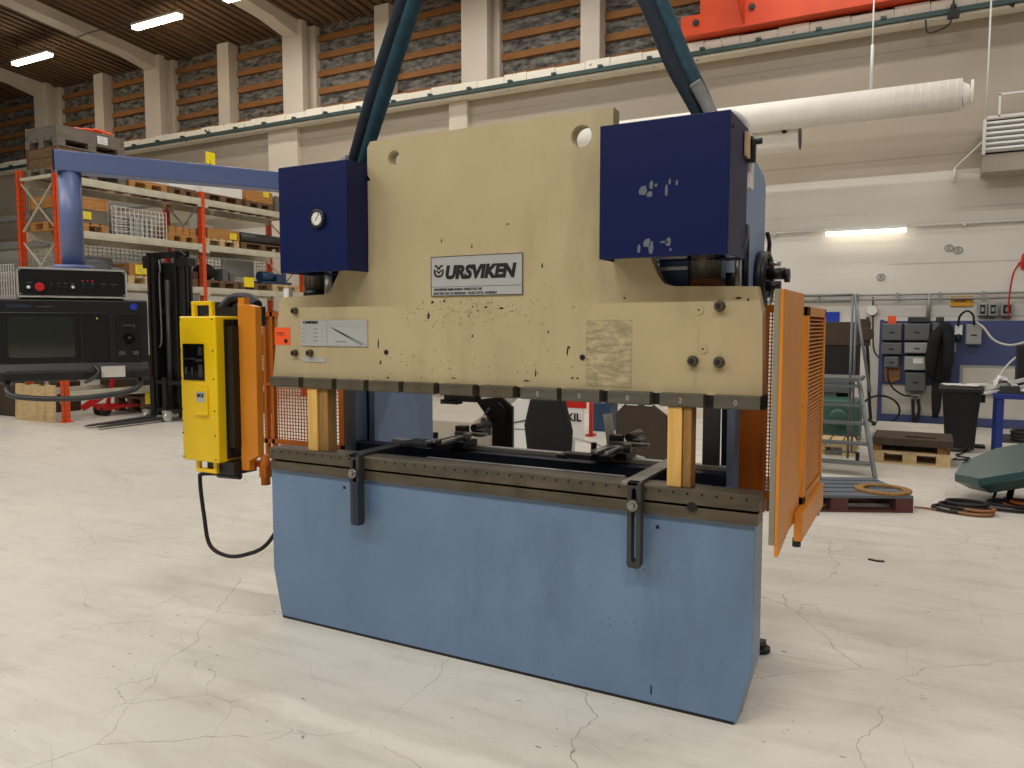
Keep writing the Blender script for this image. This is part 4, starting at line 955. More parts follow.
for k, (y, h, w) in enumerate(((10.93, .24, .13), (11.09, .18, .11))):
    g = G(); g.box(FXF-.3, FXF-.04, y-w/2, y+w/2, z+.142, z+.142+h); g.box(FXF-.04, FXF-.035, y-w*.3, y+w*.3, z+.2, z+.26); g.build('grey_case', 'grey_box', label=('taller', 'smaller')[k]+' grey case beside the black sack on the rack', cat='case')
pallet(BXB, FXF, 11.28, 12.1, z, 'wood_dark', 'dark pallet with yellow card on the lower beam')
g = G(); g.box(FXF+.001, FXF+.008, 11.36, 11.62, z+.05, z+.25); g.build('yellow_card', 'label_yellow', label='yellow card on a dark pallet of the lower beam', cat='sign')
pallet(BXB, FXF, 12.14, 12.92, z, 'wood_pale', 'pale pallet at the far end of the lower beam')
g = G(); g.box(-12.8, FXF-.05, 11.9, 12.75, z+.142, z+.2); g.cyl((-12.45, 11.95, z+.3), (-12.45, 12.3, z+.3), .11, n=14); g.box(-12.6, -12.3, 12.3, 12.55, z+.2, z+.36); g.cyl((-12.4, 12.6, z+.2), (-12.4, 12.6, z+.42), .05, n=10)
g.build('pump', 'blue_machine', label='blue pump unit at the far end of the lower beam', cat='pump')
g = G(); g.ob((-12.7, 11.6, z+.45), (.02, .9, .35), (0, 0, R(4))); g.build('sheet', 'grey_light', label='grey sheet leaning behind the yellow card on the rack', cat='sheet')
g = G(); g.box(BXB, FXF, 8.75, 9.4, LV[0], LV[0]+.3); g.box(BXB, FXF, 9.5, 10.2, LV[0], LV[0]+.5); g.build('dark_goods', 'brown_dark', label='dark goods on the lowest beam behind the console', cat='goods')
# floor level
g = G()
for k in range(5): g.ob((-13.40+k*.21+.1, 7.45, .30-.01*(k % 2)), (.205, .05, .60-.02*(k % 2)), (R(-3), 0, 0))
g.build('wooden_board', 'wood_pale', label='pale wooden board panel standing on the floor under the console', cat='board')
t = thing('pallet_truck', (-12.75, 8.3, 0), 'red hand pallet truck parked under the rack', 'pallet truck')
g = G(); g.bar((-12.95, 8.3, .12), (-12.55, 8.55, .42), .1, .1); g.box(-12.75, -12.45, 8.35, 8.6, .10, .2); g.bar((-12.55, 8.5, .2), (-12.42, 8.55, .75), .05, .05); g.box(-12.8, -12.7, 8.5, 8.98, .12, .17); g.box(-12.5, -12.4, 8.5, 8.98, .12, .17); g.build('chassis', 'red', t)
for x in (-12.68, -12.50):
    g = G(); g.cyl((x-.03, 8.42, .09), (x+.03, 8.42, .09), .09, n=18); g.build('wheel', 'rubber', t)
pallet(-13.1, -12.25, 9.0, 9.9, 0, 'wood_dark', 'lower dark pallet on the floor behind the red pallet truck')
pallet(-13.1, -12.25, 9.0, 9.9, .142, 'wood_dark', 'upper dark pallet on the floor behind the red pallet truck')
for k, y in enumerate((9.0, 9.22)):
    g = G(); g.box(-12.24, -12.232, y, y+.16, .16, .38); g.build('yellow_card', 'label_yellow', label=('left', 'right')[k]+' small yellow card on the floor pallets left of the forklift wheels', cat='sign')
g = G(); g.box(-17.5, -13.75, 7.6, 8.8, 0, .55); g.box(-17.2, -14.1, 7.8, 8.8, .55, 1.4); g.build('dark_machine', 'brown_dark', bevel=.03, label='dark machine in the shade behind the console, far left', cat='machine')
g = G(); c0 = FY(7.9, 0, 265); c1 = FY(7.9, 15, 298)
g.grid((c0.x-.6, 7.9, 1.405), (c1.x-c0.x+.6, 0, 0), (0, 0, c0.z-1.405), 13, 9, .011); g.grid((c0.x-.6, 8.6, 1.405), (c1.x-c0.x+.6, 0, 0), (0, 0, c0.z-1.405), 13, 9, .011); g.box(c0.x-.6, c1.x, 7.9, 8.6, 1.401, 1.41)
g.build('wire_cage', 'white', label='white wire cage at the far left edge behind the console', cat='wire cage')
# dark beams and goods beyond the rack
g = G()
for k, (z0, z1) in enumerate(((3.1, 3.35), (3.75, 3.95), (4.6, 4.75))): g.box(-26, -15.2, 12.6+.3*k, 12.9+.3*k, z0, z1)
for x in (-25.8, -20.5, -15.4): g.box(x-.06, x+.06, 12.7, 12.82, 0, 4.75); g.box(x-.06, x+.06, 13.0, 13.5, 3.2, 3.3)
g.build('storage_rack', 'grey_light', label='grey storage rack along the wall at the far left', cat='rack')

# ---- stacker truck
st = thing('stacker_truck', (-11.0, 8.6, 0), 'black forklift stacker with its forks lowered to the floor', 'forklift')
for x0 in (-11.40, -10.74):
    g = G(); g.box(x0, x0+.05, 8.50, 8.62, .06, 2.75); g.box(x0, x0+.16, 8.60, 8.65, .06, 2.75); g.box(x0+.07, x0+.15, 8.52, 8.58, .1, 2.68); g.build('mast_channel', 'black', st)
for z_, h in ((2.66, .1), (1.75, .08), (.5, .1)):
    g = G(); g.box(-11.40, -10.58, 8.62, 8.68, z_, z_+h); g.build('mast_crossbar', 'black', st)
g = G(); g.cyl((-11.0, 8.58, .1), (-11.0, 8.58, 2.3), .045, n=12); g.build('lift_cylinder', 'steel_dark', st)
g = G(); g.tube(bez([(-11.1, 8.5, 2.62), (-11.02, 8.46, 2.45), (-11.06, 8.47, 2.3), (-11.05, 8.47, 1.4), (-11.1, 8.47, 1.2)]), .014, 6); g.build('chain', 'grey_box', st)
g = G(); g.box(-11.45, -10.55, 8.40, 8.46, .60, .66); g.box(-11.45, -10.55, 8.40, 8.46, .15, .21)
for x in (-11.22, -10.92): g.box(x-.05, x+.05, 8.38, 8.42, .05, .72)
g.build('fork_carriage', 'black', st)
for x in (-11.22, -10.92):
    g = G(); g.prism([(8.42, .03), (8.42, .085), (7.3, .05), (7.22, .035), (7.22, .03)], 'x', x-.055, x+.055); g.build('fork', 'steel_dark', st)
for x in (-11.33, -10.85):
    g = G(); g.cyl((x-.04, 8.36, .07), (x+.04, 8.36, .07), .07, n=16); g.box(x-.07, x+.07, 8.33, 8.5, .1, .18); g.build('wheel', ['bright'], st)
g = G(); g.box(-11.35, -10.45, 8.75, 9.55, .08, 1.95); g.box(-11.36, -10.6, 8.69, 8.75, .1, 2.6); g.build('body', 'black', st, bevel=.03)
g = G(); g.box(-10.62, -10.35, 8.45, 8.6, 2.5, 2.62); g.tube(bez([(-10.75, 8.55, 2.7), (-10.6, 8.5, 2.74), (-10.45, 8.5, 2.66)]), .02, 6); g.build('work_lamp', 'black', st)
g = G(); g.box(-11.5, -11.4, 8.5, 8.56, 2.5, 2.7); g.build('side_bracket', 'black', st)
# ================================================================== RIGHT BACKGROUND
BY = 13.8
def rc(px0, py0, px1, py1, Y):
    a, b = FY(Y, px0, py0), FY(Y, px1, py1); return a.x, b.x, b.z, a.z
bd = thing('switch_board', (0, BY+.05, 0), 'blue painted board on legs carrying grey electrical boxes', 'switchboard')
X0, X1, _, ZT = rc(880, 321, 1020, 321, BY)
_, _, ZB, _ = rc(880, 300, 900, 381, BY)
g = G(); g.box(X0+.06, X1+.6, BY, BY+.05, .62, ZT); g.build('board', 'board_blue', bd)
g = G(); g.box(X0+.06, X1+.6, BY+.02, BY+.05, .12, .62); g.build('lower_board', 'concrete', bd)
g = G(); g.box(X0+.06, X1+.6, BY-.01, BY+.06, .02, .14); g.build('bottom_rail', 'board_blue', bd)
for x in (X0, X1+.5):
    g = G(); g.box(x, x+.06, BY-.02, BY+.08, 0, ZT+.02); g.build('post', 'board_blue', bd)
a = rc(960, 365, 1010, 396, BY); g = G(); g.box(a[0], a[1]+.5, BY-.02, BY, a[2], a[3]); g.box(a[0]+.04, a[1]+.5, BY-.026, BY-.02, a[2]+.04, a[3]-.04, 1); g.build('grey_panel', ['grey_light', 'concrete'], bd)
a = rc(952, 343, 956, 352, BY); g = G(); g.box(a[0], a[1], BY-.01, BY, a[2], a[3]); g.build('label', 'grey_light', bd)
def encl(p, label, m='grey_box', d=.16, lid=True, tagged=False):
    x0, x1, z0, z1 = rc(*p, BY-d); t = thing('electrical_box', ((x0+x1)/2, BY-d/2, z0), label, 'electrical box', 'grey electrical boxes on the blue board')
    g = G(); g.box(x0+.004, x1-.004, BY-d+.05, BY-.001, z0+.004, z1-.004); g.build('body', m, t, bevel=.008)
    g = G(); g.box(x0+.012, x1-.012, BY-d, BY-d+.048, z0+.012, z1-.012); g.build('lid', m, t, bevel=.012)
    g = G(); xm = (x0+x1)/2; zm = (z0+z1)/2; g.box(xm-.04, xm+.04, BY-d-.004, BY-d, zm-.02, zm) if not tagged else g.box(xm-.04, xm+.1, BY-d-.004, BY-d, zm, zm+.08); g.build('label', 'black' if not tagged else 'white', t)
encl((882, 323, 902, 341), 'grey electrical box, top left of the group under the orange cap')
encl((904, 323, 930, 341), 'wide grey electrical box in the middle of the top row')
encl((932, 322, 947, 338), 'grey electrical box at the top beside the hanging jacket')
encl((881, 342, 902, 355), 'low grey electrical box, second row left')
encl((904, 342, 930, 354), 'low wide grey electrical box, second row middle', 'grey_light')
encl((884, 356, 899, 368), 'small grey electrical box above the orange patch')
encl((904, 356, 928, 371), 'grey electrical box with white card on it', 'grey_light', tagged=True)
encl((905, 372, 926, 392), 'lowest grey electrical box of the group')
encl((966, 324, 982, 345), 'pale grey electrical box alone on the right of the blue board', 'grey_light', .14)
encl((910, 393, 921, 399), 'small junction box below the lowest electrical box', 'grey_light', .1)
a = rc(888, 316, 896, 323, BY-.1); g = G(); g.box(a[0], a[1], BY-.12, BY-.04, a[2]-.01, a[3]); g.build('mains_plug', 'sticker', label='orange plug cap on top of the left electrical box', cat='plug')
a = rc(884, 366, 900, 383, BY-.02); g = G(); g.prism([(a[0], a[3]), (a[0]+.02, a[2]+.03), (a[0]+.1, a[2]), (a[1], a[2]+.05), (a[1], a[3])], 'y', BY-.03, BY-.001); g.build('orange_patch', 'rust', label='orange rag below the left electrical boxes', cat='rag')
for k, (p, l) in enumerate((((908, 317, 930, 322), 'dark'), ((936, 317, 944, 322), 'small dark'))):
    a = rc(*p, BY-.1); g = G(); g.box(a[0], a[1], BY-.14, BY-.03, a[2], a[3]); g.build('cable_gland_box', 'steel_dark', bevel=.01, label=l+' cable gland box on the top edge of the board', cat='box')
def cable(name, pts, r, m, label, n=8):
    g = G(); g.tube(bez(pts, 6), r, n); return g.build(name, m, label=label, cat='cable')
cable('cable', [FY(13.6, 888, 369), FY(13.58, 888, 378), FY(13.58, 893, 388), FY(13.6, 903, 395), FY(13.65, 911, 396)], .014, 'rubber', 'black cable drooping from the small box to the junction box')
cable('cable', [FY(13.72, 913, 399), FY(13.7, 913, 410), FY(13.7, 914, 424)], .024, 'rubber', 'left of two thick black cables below the junction box')
cable('cable', [FY(13.72, 918, 399), FY(13.7, 919, 410), FY(13.7, 916, 424)], .024, 'rubber', 'right of two thick black cables below the junction box')
a = rc(955, 325, 962, 340, BY-.1); g = G(); g.box(a[0], a[1], BY-.08, BY-.001, a[2]+.08, a[3]); g.cyl(((a[0]+a[1])/2, BY-.06, a[2]+.08), ((a[0]+a[1])/2, BY-.09, a[2]-.02), .035, n=12, mi=1); g.build('power_socket', ['white', 'black'], label='white power socket with black plug on the blue board', cat='socket')
cable('cable', [FY(13.7, 958, 326), FY(13.66, 960, 316), FY(13.62, 967, 311), FY(13.62, 973, 315), FY(13.66, 974, 325)], .016, 'rubber', 'black cable arching from the socket to the pale box')
cable('cable', [FY(13.66, 976, 322), FY(13.5, 984, 328), FY(13.4, 994, 340), FY(13.3, 1010, 345), FY(13.2, 1030, 341)], .016, 'cable_white', 'white cable sweeping right from the pale box')
cable('cable', [FY(12.5, 1028, 350), FY(11.8, 1015, 358), FY(11, 1005, 368), FY(10.3, 998, 379)], .012, 'cable_white', 'thin pale cable running down to the workbench')
# jacket
jk = thing('jacket', tuple(FY(BY-.2, 940, 380)), 'black work jacket hanging on the blue board', 'jacket')
def yy(x, y, d=.16): p = FY(BY-d, x, y); return p
def blob(P, rx, ry, n=14):
    g = G(); V = []; k = len(P)
    for i, p in enumerate(P):
        for j in range(n):
            q = 2*PI*j/n; w = 1+.12*math.sin(3*q+i*1.3)+.06*math.sin(7*q+i); V.append((p[0]+rx[i]*w*math.cos(q), p[1]+ry[i]*w*math.sin(q), p[2]))
    F_ = [(i*n+j, i*n+(j+1) % n, (i+1)*n+(j+1) % n, (i+1)*n+j) for i in range(k-1) for j in range(n)]
    g.add(V, F_+[tuple(range(n)), tuple(range((k-1)*n, k*n))], 0, [1]*len(F_)+[0, 0]); return g
P = [tuple(yy(945, 322)), tuple(yy(943, 328)), tuple(yy(941, 338)), tuple(yy(940, 352)), tuple(yy(940, 365)), tuple(yy(940, 375)), tuple(yy(941, 381))]
blob(P, [.06, .11, .14, .15, .14, .15, .12], [.04, .08, .11, .12, .12, .12, .1]).build('torso', 'cloth_black', jk)
P = [tuple(yy(938, 330, .3)), tuple(yy(933, 343, .32)), tuple(yy(931, 358, .32)), tuple(yy(930, 376, .3))]
blob(P, [.07, .08, .08, .06], [.06, .07, .07, .06]).build('sleeve', 'cloth_black', jk)
P = [tuple(yy(946, 330, .3)), tuple(yy(948, 343, .32)), tuple(yy(948, 360, .32)), tuple(yy(946, 376, .3))]
blob(P, [.06, .07, .07, .06], [.06, .07, .07, .06]).build('sleeve', 'cloth_black', jk)
P = [tuple(yy(938, 380, .2)), tuple(yy(936, 395, .2)), tuple(yy(936, 408, .2)), tuple(yy(935, 418, .2))]
blob(P, [.08, .07, .06, .04], [.05, .05, .05, .03]).build('lining', 'cloth_black', jk)
# wall fittings
def wallsw(p, label):
    x0, x1, z0, z1 = rc(*p, 14.08); t = thing('wall_switch', ((x0+x1)/2, 14.1, z0), label, 'switch', 'switches on the wall above the board')
    g = G(); g.box(x0, x1, 14.06, WY, z0, z1); g.build('case', 'grey_light', t, bevel=.012)
    g = G(); g.box(x0+.03, x1-.03, 14.05, 14.06, z0+.04, z1-.03); g.box((x0+x1)/2-.02, (x0+x1)/2+.02, 14.03, 14.05, z0+.07, z1-.07, 1); g.build('rocker', ['black', 'grey_light'], t)
wallsw((978, 303, 987, 316), 'grey wall switch, leftmost of three beside the amber sign')
wallsw((988.5, 303, 997.5, 316), 'grey wall switch in the middle of three')
wallsw((1001, 303, 1013, 316), 'wider grey wall switch, rightmost of three')
a = rc(951, 296, 973, 306, 14.15); g = G(); g.box(a[0], a[1], 14.17, WY, a[2], a[3]); t = thing('wall_sign', (a[0], 14.18, a[2]), 'amber sign on the wall above the blue board', 'sign'); g.build('plate', 'sign_amber', t)
g = G(); g.box(a[0]+.05, a[1]-.1, 14.165, 14.17, (a[2]+a[3])/2-.012, (a[2]+a[3])/2+.012); g.build('print', 'rust', t)
a = rc(866, 306, 878, 315, 14.1); g = G(); g.cyl(((a[0]+a[1])/2, WY, (a[2]+a[3])/2), ((a[0]+a[1])/2, 14.08, (a[2]+a[3])/2), .09, .075, n=18); g.build('junction_dome', 'white', label='round white junction box on the wall left of the board', cat='junction box')
cable('cable', [FY(14.1, 868, 317), FY(14.1, 866, 330), FY(14.1, 868, 360), FY(14.1, 869, 395), FY(14.05, 871, 424)], .025, 'rubber', 'thick black cable down the wall left of the board')
cable('cable', [FY(14.1, 873, 314), FY(14.1, 873, 335), FY(14.1, 874, 350), FY(14.05, 879, 358)], .012, 'rubber', 'thin black cable from the round junction box')
cable('cable', [FY(14.14, 873, 297), FY(14.14, 873, 307)], .012, 'rubber', 'short cable from the conduit to the round junction box')
g = G(); c = FZ(.03, 880, 423); g.tube([(c.x+.27*math.cos(q), c.y, .02+.22+.22*math.sin(q)) for q in [2*PI*i/24 for i in range(24)]], .018, 6, closed=True); g.tube([(c.x+.2+.3*math.cos(q), c.y-.1+.12*math.sin(q), .02) for q in [2*PI*i/20 for i in range(20)]], .02, 6, closed=True)
g.build('hose_loop', 'rubber', label='black hose looped against the wall at the foot of the board', cat='hose')
g = G(); p0, p1 = FZ(.12, 872, 431), FZ(.12, 945, 431); g.box(p0.x, p1.x+.1, p0.y, p0.y+1.3, 0, .12); g.build('plinth', 'concrete', bevel=.01, label='low pale plinth on the floor in front of the blue board', cat='plinth')
a = rc(826, 312, 838, 357, 14.15)
g = G(); g.box(a[0]-.3, a[1], WY-.03, WY, .02, a[3]); struct(g, 'door_1', 'door_blue')
g = G(); x = FY(14.1, 822, 300); y_ = FY(14.1, 852, 300); g.box(x.x-.6, y_.x, WY-.05, WY, x.z-.02, x.z+.01); trim(g, 'black')
cable('cable', [FY(13.9, 1008, 318), FY(13.9, 1009, 300), FY(13.8, 1013, 275), FY(13.7, 1020, 262)], .012, 'red', 'thin red cable rising at the right edge of the photo')
g = G(); g.sphere(FY(13.7, 1023, 262), .05, sz=(.6, .6, 2.6)); g.box(FY(13.7, 1023, 262).x-.02, FY(13.7, 1023, 262).x+.02, 13.7, WY, FY(13.7, 1023, 262).z-.02, FY(13.7, 1023, 262).z+.02); g.build('red_handset', 'red', label='red hanging handle at the right edge of the photo', cat='handle')
for k, (px, py) in enumerate(((949, 248), (958, 250), (881, 277))):
    c = FY(WY, px, py); g = G(); g.tube([(c.x+.06*math.cos(q), WY-.01, c.z+.05*math.sin(q)) for q in [2*PI*i/14 for i in range(14)]], .008, 6, closed=True); g.box(c.x-.02, c.x+.02, WY-.02, WY, c.z-.02, c.z+.02)
    g.build('wall_hook', 'grey_light', label=('wire loop on the wall above the amber sign', 'second wire loop on the wall above the switches', 'small hook on the wall under the glowing lamp')[k], cat='hook')

# ---- wheeled bin
bn = thing('wheeled_bin', (.38, 11.1, 0), 'black wheeled waste bin standing by the blue board', 'waste bin')
x0, x1, zb, zt = rc(942, 394, 979, 452, 10.85); x0b = FY(10.85, 945, 450).x; x1b = FY(10.85, 974, 450).x
V = [(x0b, 10.9, .05), (x1b, 10.9, .05), (x1b, 11.3, .05), (x0b, 11.3, .05), (x0, 10.85, .76), (x1, 10.85, .76), (x1, 11.4, .76), (x0, 11.4, .76)]
g = G(); g.add(V, [(0,3,2,1),(4,5,6,7),(0,1,5,4),(1,2,6,5),(2,3,7,6),(3,0,4,7)]); g.box(x0-.02, x1+.02, 10.83, 11.42, .74, .775); g.build('body', 'black', bn, bevel=.012)
g = G(); g.prism([(10.82, .775), (11.44, .775), (11.42, .80), (10.9, .82), (10.82, .79)], 'x', x0-.03, x1+.03); g.build('lid', 'black', bn, bevel=.006)
for x in (x0b-.01, x1b-.02):
    g = G(); g.cyl((x, 11.28, .09), (x+.04, 11.28, .09), .09, n=18); g.build('wheel', 'rubber', bn)
g = G(); g.cyl((x0, 11.46, .78), (x1, 11.46, .78), .014, n=8); g.box(x0+.02, x0+.05, 11.4, 11.47, .75, .79); g.box(x1-.05, x1-.02, 11.4, 11.47, .75, .79); g.build('handle', 'black', bn)
g = G(); g.ob((x0+.12, 11.05, .828), (.22, .26, .008), (0, 0, .2)); g.ob((x1-.14, 11.0, .826), (.26, .2, .008), (0, 0, -.3)); g.ob((x1-.02, 11.1, .835), (.22, .16, .01), (0, 0, .5)); g.build('paper', 'white', label='white papers lying on the lid of the black bin', cat='paper')

# ---- pallets at the right
o = pallet(-.55, .25, 9.66, 10.3, 0, 'wood_pale', 'pale pallet at the bottom of the stack left of the black bin')
for k, x in enumerate((-.53, .12)):
    g = G(); g.box(x, x+.1, 9.68, 10.25, .142, .215); g.build('timber_block', 'wood_worn', bevel=.004, label=('left', 'right')[k]+' worn timber block between the pale pallet and the dark plate', cat='wooden block')
g = G(); g.box(-.53, .27, 9.62, 10.3, .215, .30); g.box(-.2, .1, 9.75, 10.0, .30, .318); g.build('dark_plate', 'brown_dark', bevel=.008, label='thick dark brown plate lying on the stacked pallets', cat='plate')
rz = R(25.4); pc = Vector((-.07, 7.17, 0)); ux = Vector((-math.cos(rz), -math.sin(rz), 0)); uy = Vector((-math.sin(rz), math.cos(rz), 0)); mid = pc+ux*.6+uy*.4
o = pallet(mid.x-.6, mid.x+.6, mid.y-.4, mid.y+.4, 0, 'wood_red', 'red brown pallet with slate boards on the floor behind the orange guard', rz=rz)
o.data.materials.append(MATS['slate'])
for p in o.data.polygons:
    if p.center.z > .11: p.material_index = 1
c = FZ(.155, 883, 489); g = G(); n = 40; V = []
for i in range(n):
    q = 2*PI*i/n
    for r_, zz in ((.155, .143), (.225, .143), (.225, .16), (.155, .16)): V.append((c.x+r_*math.cos(q), c.y+r_*math.sin(q)*.98, zz))
F_ = []
for i in range(n):
    j = (i+1) % n
    for k in range(4): F_.append((i*4+k, i*4+(k+1) % 4, j*4+(k+1) % 4, j*4+k))
g.add(V, F_); g.build('ring', 'wood_worn', label='flat brown ring lying on the slate topped pallet', cat='ring')
# ---- platform ladder
ld = thing('platform_ladder', (-.9, 8.9, 0), 'grey steel platform ladder on castors behind the orange guard', 'ladder')
f = Vector((-.44, 8.66, 0)); tp = FY(9.22, 859, 381); wl = -.66
for dx in (0, wl):
    g = G(); g.bar((f.x+dx, f.y, 0), (tp.x+dx, tp.y, tp.z), .03, .06); g.build('stile', 'ladder_steel', ld)
for k, py in enumerate((464, 444, 423, 405, 386)):
    # height of the tread from its place along the stile
    t_ = None; best = 9
    for q in range(101):
        p = f.lerp(tp, q/100); r_ = p-Vector((0, 0, CAMH)); sx = r_.dot(Vector((_c, _s, 0))); sf = r_.dot(Vector((-_s*_cp, _c*_cp, -_sp))); su = r_.dot(Vector((-_s*_sp, _c*_sp, _cp)))
        e_ = abs(384-F*su/sf-py)
        if e_ < best: best, t_ = e_, p
    g = G(); g.box(t_.x+wl, t_.x, t_.y-.06, t_.y+.08, t_.z-.02, t_.z+.005); g.build('tread', 'ladder_steel', ld)
g = G(); g.box(tp.x+wl, tp.x+.02, tp.y-.02, tp.y+.6, tp.z-.01, tp.z+.03); g.build('platform', 'ladder_steel', ld)
pp = FY(9.3, 850, 380)
for x, y in ((pp.x, 9.3), (pp.x, 9.8), (pp.x+wl*.8, 9.3)):
    g = G(); g.cyl((x, y, .08), (x, y, FY(9.3, 850, 295).z), .013, n=8); g.build('post', 'ladder_steel', ld)
g = G(); z_ = FY(9.3, 850, 295).z; g.tube([(pp.x+wl*.8, 9.3, z_), (pp.x, 9.3, z_), (pp.x, 9.8, z_)], .016, 8); g.tube([(pp.x+.02, 9.3, z_), (tp.x+.12, 9.1, tp.z-.1)], .016, 8); g.build('handrail', 'ladder_steel', ld)
g = G(); a_ = FY(9.4, 838, 412); b_ = FY(9.4, 858, 440); g.bar(a_, b_, .025, .025); g.bar((tp.x+wl, 9.35, .33), (tp.x, 9.35, .33), .02, .02); g.bar((tp.x+wl, 9.4, .12), (b_.x, 9.4, .14), .02, .02); g.build('brace', 'ladder_steel', ld)
for x in (b_.x, b_.x+wl*.9):
    g = G(); g.cyl((x-.015, 9.4, .05), (x+.015, 9.4, .05), .05, n=14); g.box(x-.02, x+.02, 9.38, 9.42, .06, .14); g.build('castor', 'rubber', ld)
# ---- machines behind the ladder
a = rc(790, 322, 869, 346, 11.6); b = rc(790, 346, 857, 376, 11.6)
dm = thing('beam_machine', (a[1]-.6, 11.9, 0), 'dark machine with a heavy rusty beam behind the ladder', 'machine')
g = G(); g.box(a[0], a[1], 11.6, 11.9, a[2], a[3]); g.cyl((a[1]-.03, 11.62, (a[2]+a[3])/2), (a[1]-.03, 11.54, (a[2]+a[3])/2), .09, n=14); g.box(a[1]-.16, a[1], 11.58, 11.62, a[2], a[3]+.04); g.build('beam', 'brown_dark', dm, bevel=.01)
g = G(); g.box(b[0], b[1], 11.62, 12.1, b[2]-.05, a[2]); g.box(b[0], b[1]-.1, 11.65, 12.1, 0, b[2]); g.build('body', 'black', dm, bevel=.01)
a = rc(800, 398, 859, 431, 11.0); g = G(); g.box(a[0], a[1], 11.0, 11.5, 0.1, a[3]); g.cyl((a[1]-.25, 10.98, .35), (a[1]-.25, 10.9, .35), .12, n=16); g.box(a[0], a[1], 11.02, 11.45, 0, .12); g.build('green_machine', 'green_machine', bevel=.03, label='dark green machine housing on the floor behind the ladder', cat='machine')
a = rc(800, 378, 850, 395, 11.2); g = G(); g.box(a[0], a[1], 11.51, 11.61, a[2], a[3]); g.box(a[0], a[1]-.2, 11.53, 11.59, 0, a[2]); g.build('grey_tray', 'grey_box', label='grey tray above the green machine', cat='tray')
o = pallet(-1.5, -.75, 9.95, 10.75, 0, 'wood_pale', 'pale pallet on the floor behind the ladder castor')

# ---- workbench at the right edge
x0, x1, _, zt = rc(998, 394, 1030, 394, 9.6)
wb = thing('workbench', (x0+.6, 9.9, 0), 'blue steel workbench frame at the right edge', 'workbench')
for x in (x0, x0+1.25):
    for y in (9.6, 10.2):
        g = G(); g.box(x, x+.06, y, y+.06, 0, zt-.03); g.build('leg', 'bench_blue', wb)
g = G(); g.box(x0-.02, x0+1.35, 9.58, 10.28, zt-.05, zt); g.build('top', 'bench_blue', wb, bevel=.004)
g = G(); g.box(x0+.05, x0+1.3, 9.62, 10.25, .32, .34); g.box(x0+.05, x0+1.3, 9.62, 10.25, .05, .07); g.build('shelf', 'steel_dark', wb)
g = G()
for k in range(3): g.tube([(x0+.28+.13*math.cos(q), 9.72+.1*math.sin(q), .36+.035*k) for q in [2*PI*i/20 for i in range(20)]], .02, 6, closed=True)
g.build('cable_coil', 'rubber', label='black cable coil on the shelf of the blue workbench', cat='cable')
g = G(); V = []; n = 9
for i in range(n):
    for j in range(n):
        V.append((x0-.02+i*.034, 9.68+j*.05, zt+.085+.10*math.sin(i*.75)*abs(math.cos(j*.5))+.03*math.sin(i*2+j)))
for i in range(n):
    for j in range(n): V.append((V[i*n+j][0], V[i*n+j][1], V[i*n+j][2]-.02))
F_ = []
for i in range(n-1):
    for j in range(n-1): a_ = i*n+j; F_ += [(a_, a_+n, a_+n+1, a_+1), (a_+81, a_+82, a_+n+82, a_+n+81)]
for i in range(n-1):
    F_ += [(i*n, (i+1)*n, (i+1)*n+81, i*n+81), (i*n+n-1, (i+1)*n+n-1, (i+1)*n+n+80, i*n+n+80), (i, i+1, i+82, i+81), (72+i, 73+i, 154+i, 153+i)]
g.add(V, F_); g.build('cloth', 'white', label='crumpled white cloth on the tools of the workbench', cat='cloth')
ts = thing('bench_saw', (x0+.3, 9.85, zt), 'small cut-off saw with grey arm standing on the workbench', 'saw')
g = G(); g.box(x0, x0+.5, 9.66, 10.1, zt, zt+.03); g.box(x0+.02, x0+.2, 9.66, 9.95, zt+.03, zt+.08); g.build('base', 'steel_dark', ts, bevel=.004)
g = G(); g.bar((x0-.12, 9.62, zt-.0), (x0+.42, 9.9, zt+.12), .03, .02); g.bar((x0-.1, 9.68, zt+.05), (x0+.4, 9.86, zt+.19), .02, .04); g.build('arm', 'pale_metal', ts)
g = G(); g.cyl((x0+.34, 9.8, zt+.15), (x0+.46, 9.8, zt+.15), .07, n=16); g.box(x0+.36, x0+.44, 9.9, 10.0, zt+.03, zt+.34); g.build('motor', 'black', ts)
g = G(); c = FZ(0, 972, 447); g.cyl((c.x, c.y, 0), (c.x+.03, c.y, .62), .03, n=10); g.box(c.x-.12, c.x+.14, c.y-.1, c.y+.1, 0, .03); g.box(c.x-.03, c.x+.12, c.y-.06, c.y+.08, .58, .68); g.build('stand', 'black', label='black stand between the bin and the workbench', cat='stand')
cable('cable', [(c.x+.05, c.y-.1, .64), (c.x+.02, c.y-.25, .35), (c.x-.08, c.y-.5, .03), (c.x-.2, c.y-.9, .015)], .012, 'rubber', 'black cable hanging from the black stand to the floor')
g = G(); q = FY(9.9, 1018, 345); g.box(q.x, q.x+.5, 9.9, 10.1, zt+.001, q.z); g.box(q.x-.1, q.x, 9.9, 9.95, zt+.001, zt+.12); g.build('black_machine', 'black', bevel=.01, label='black machine head standing on the workbench at the right edge', cat='machine')
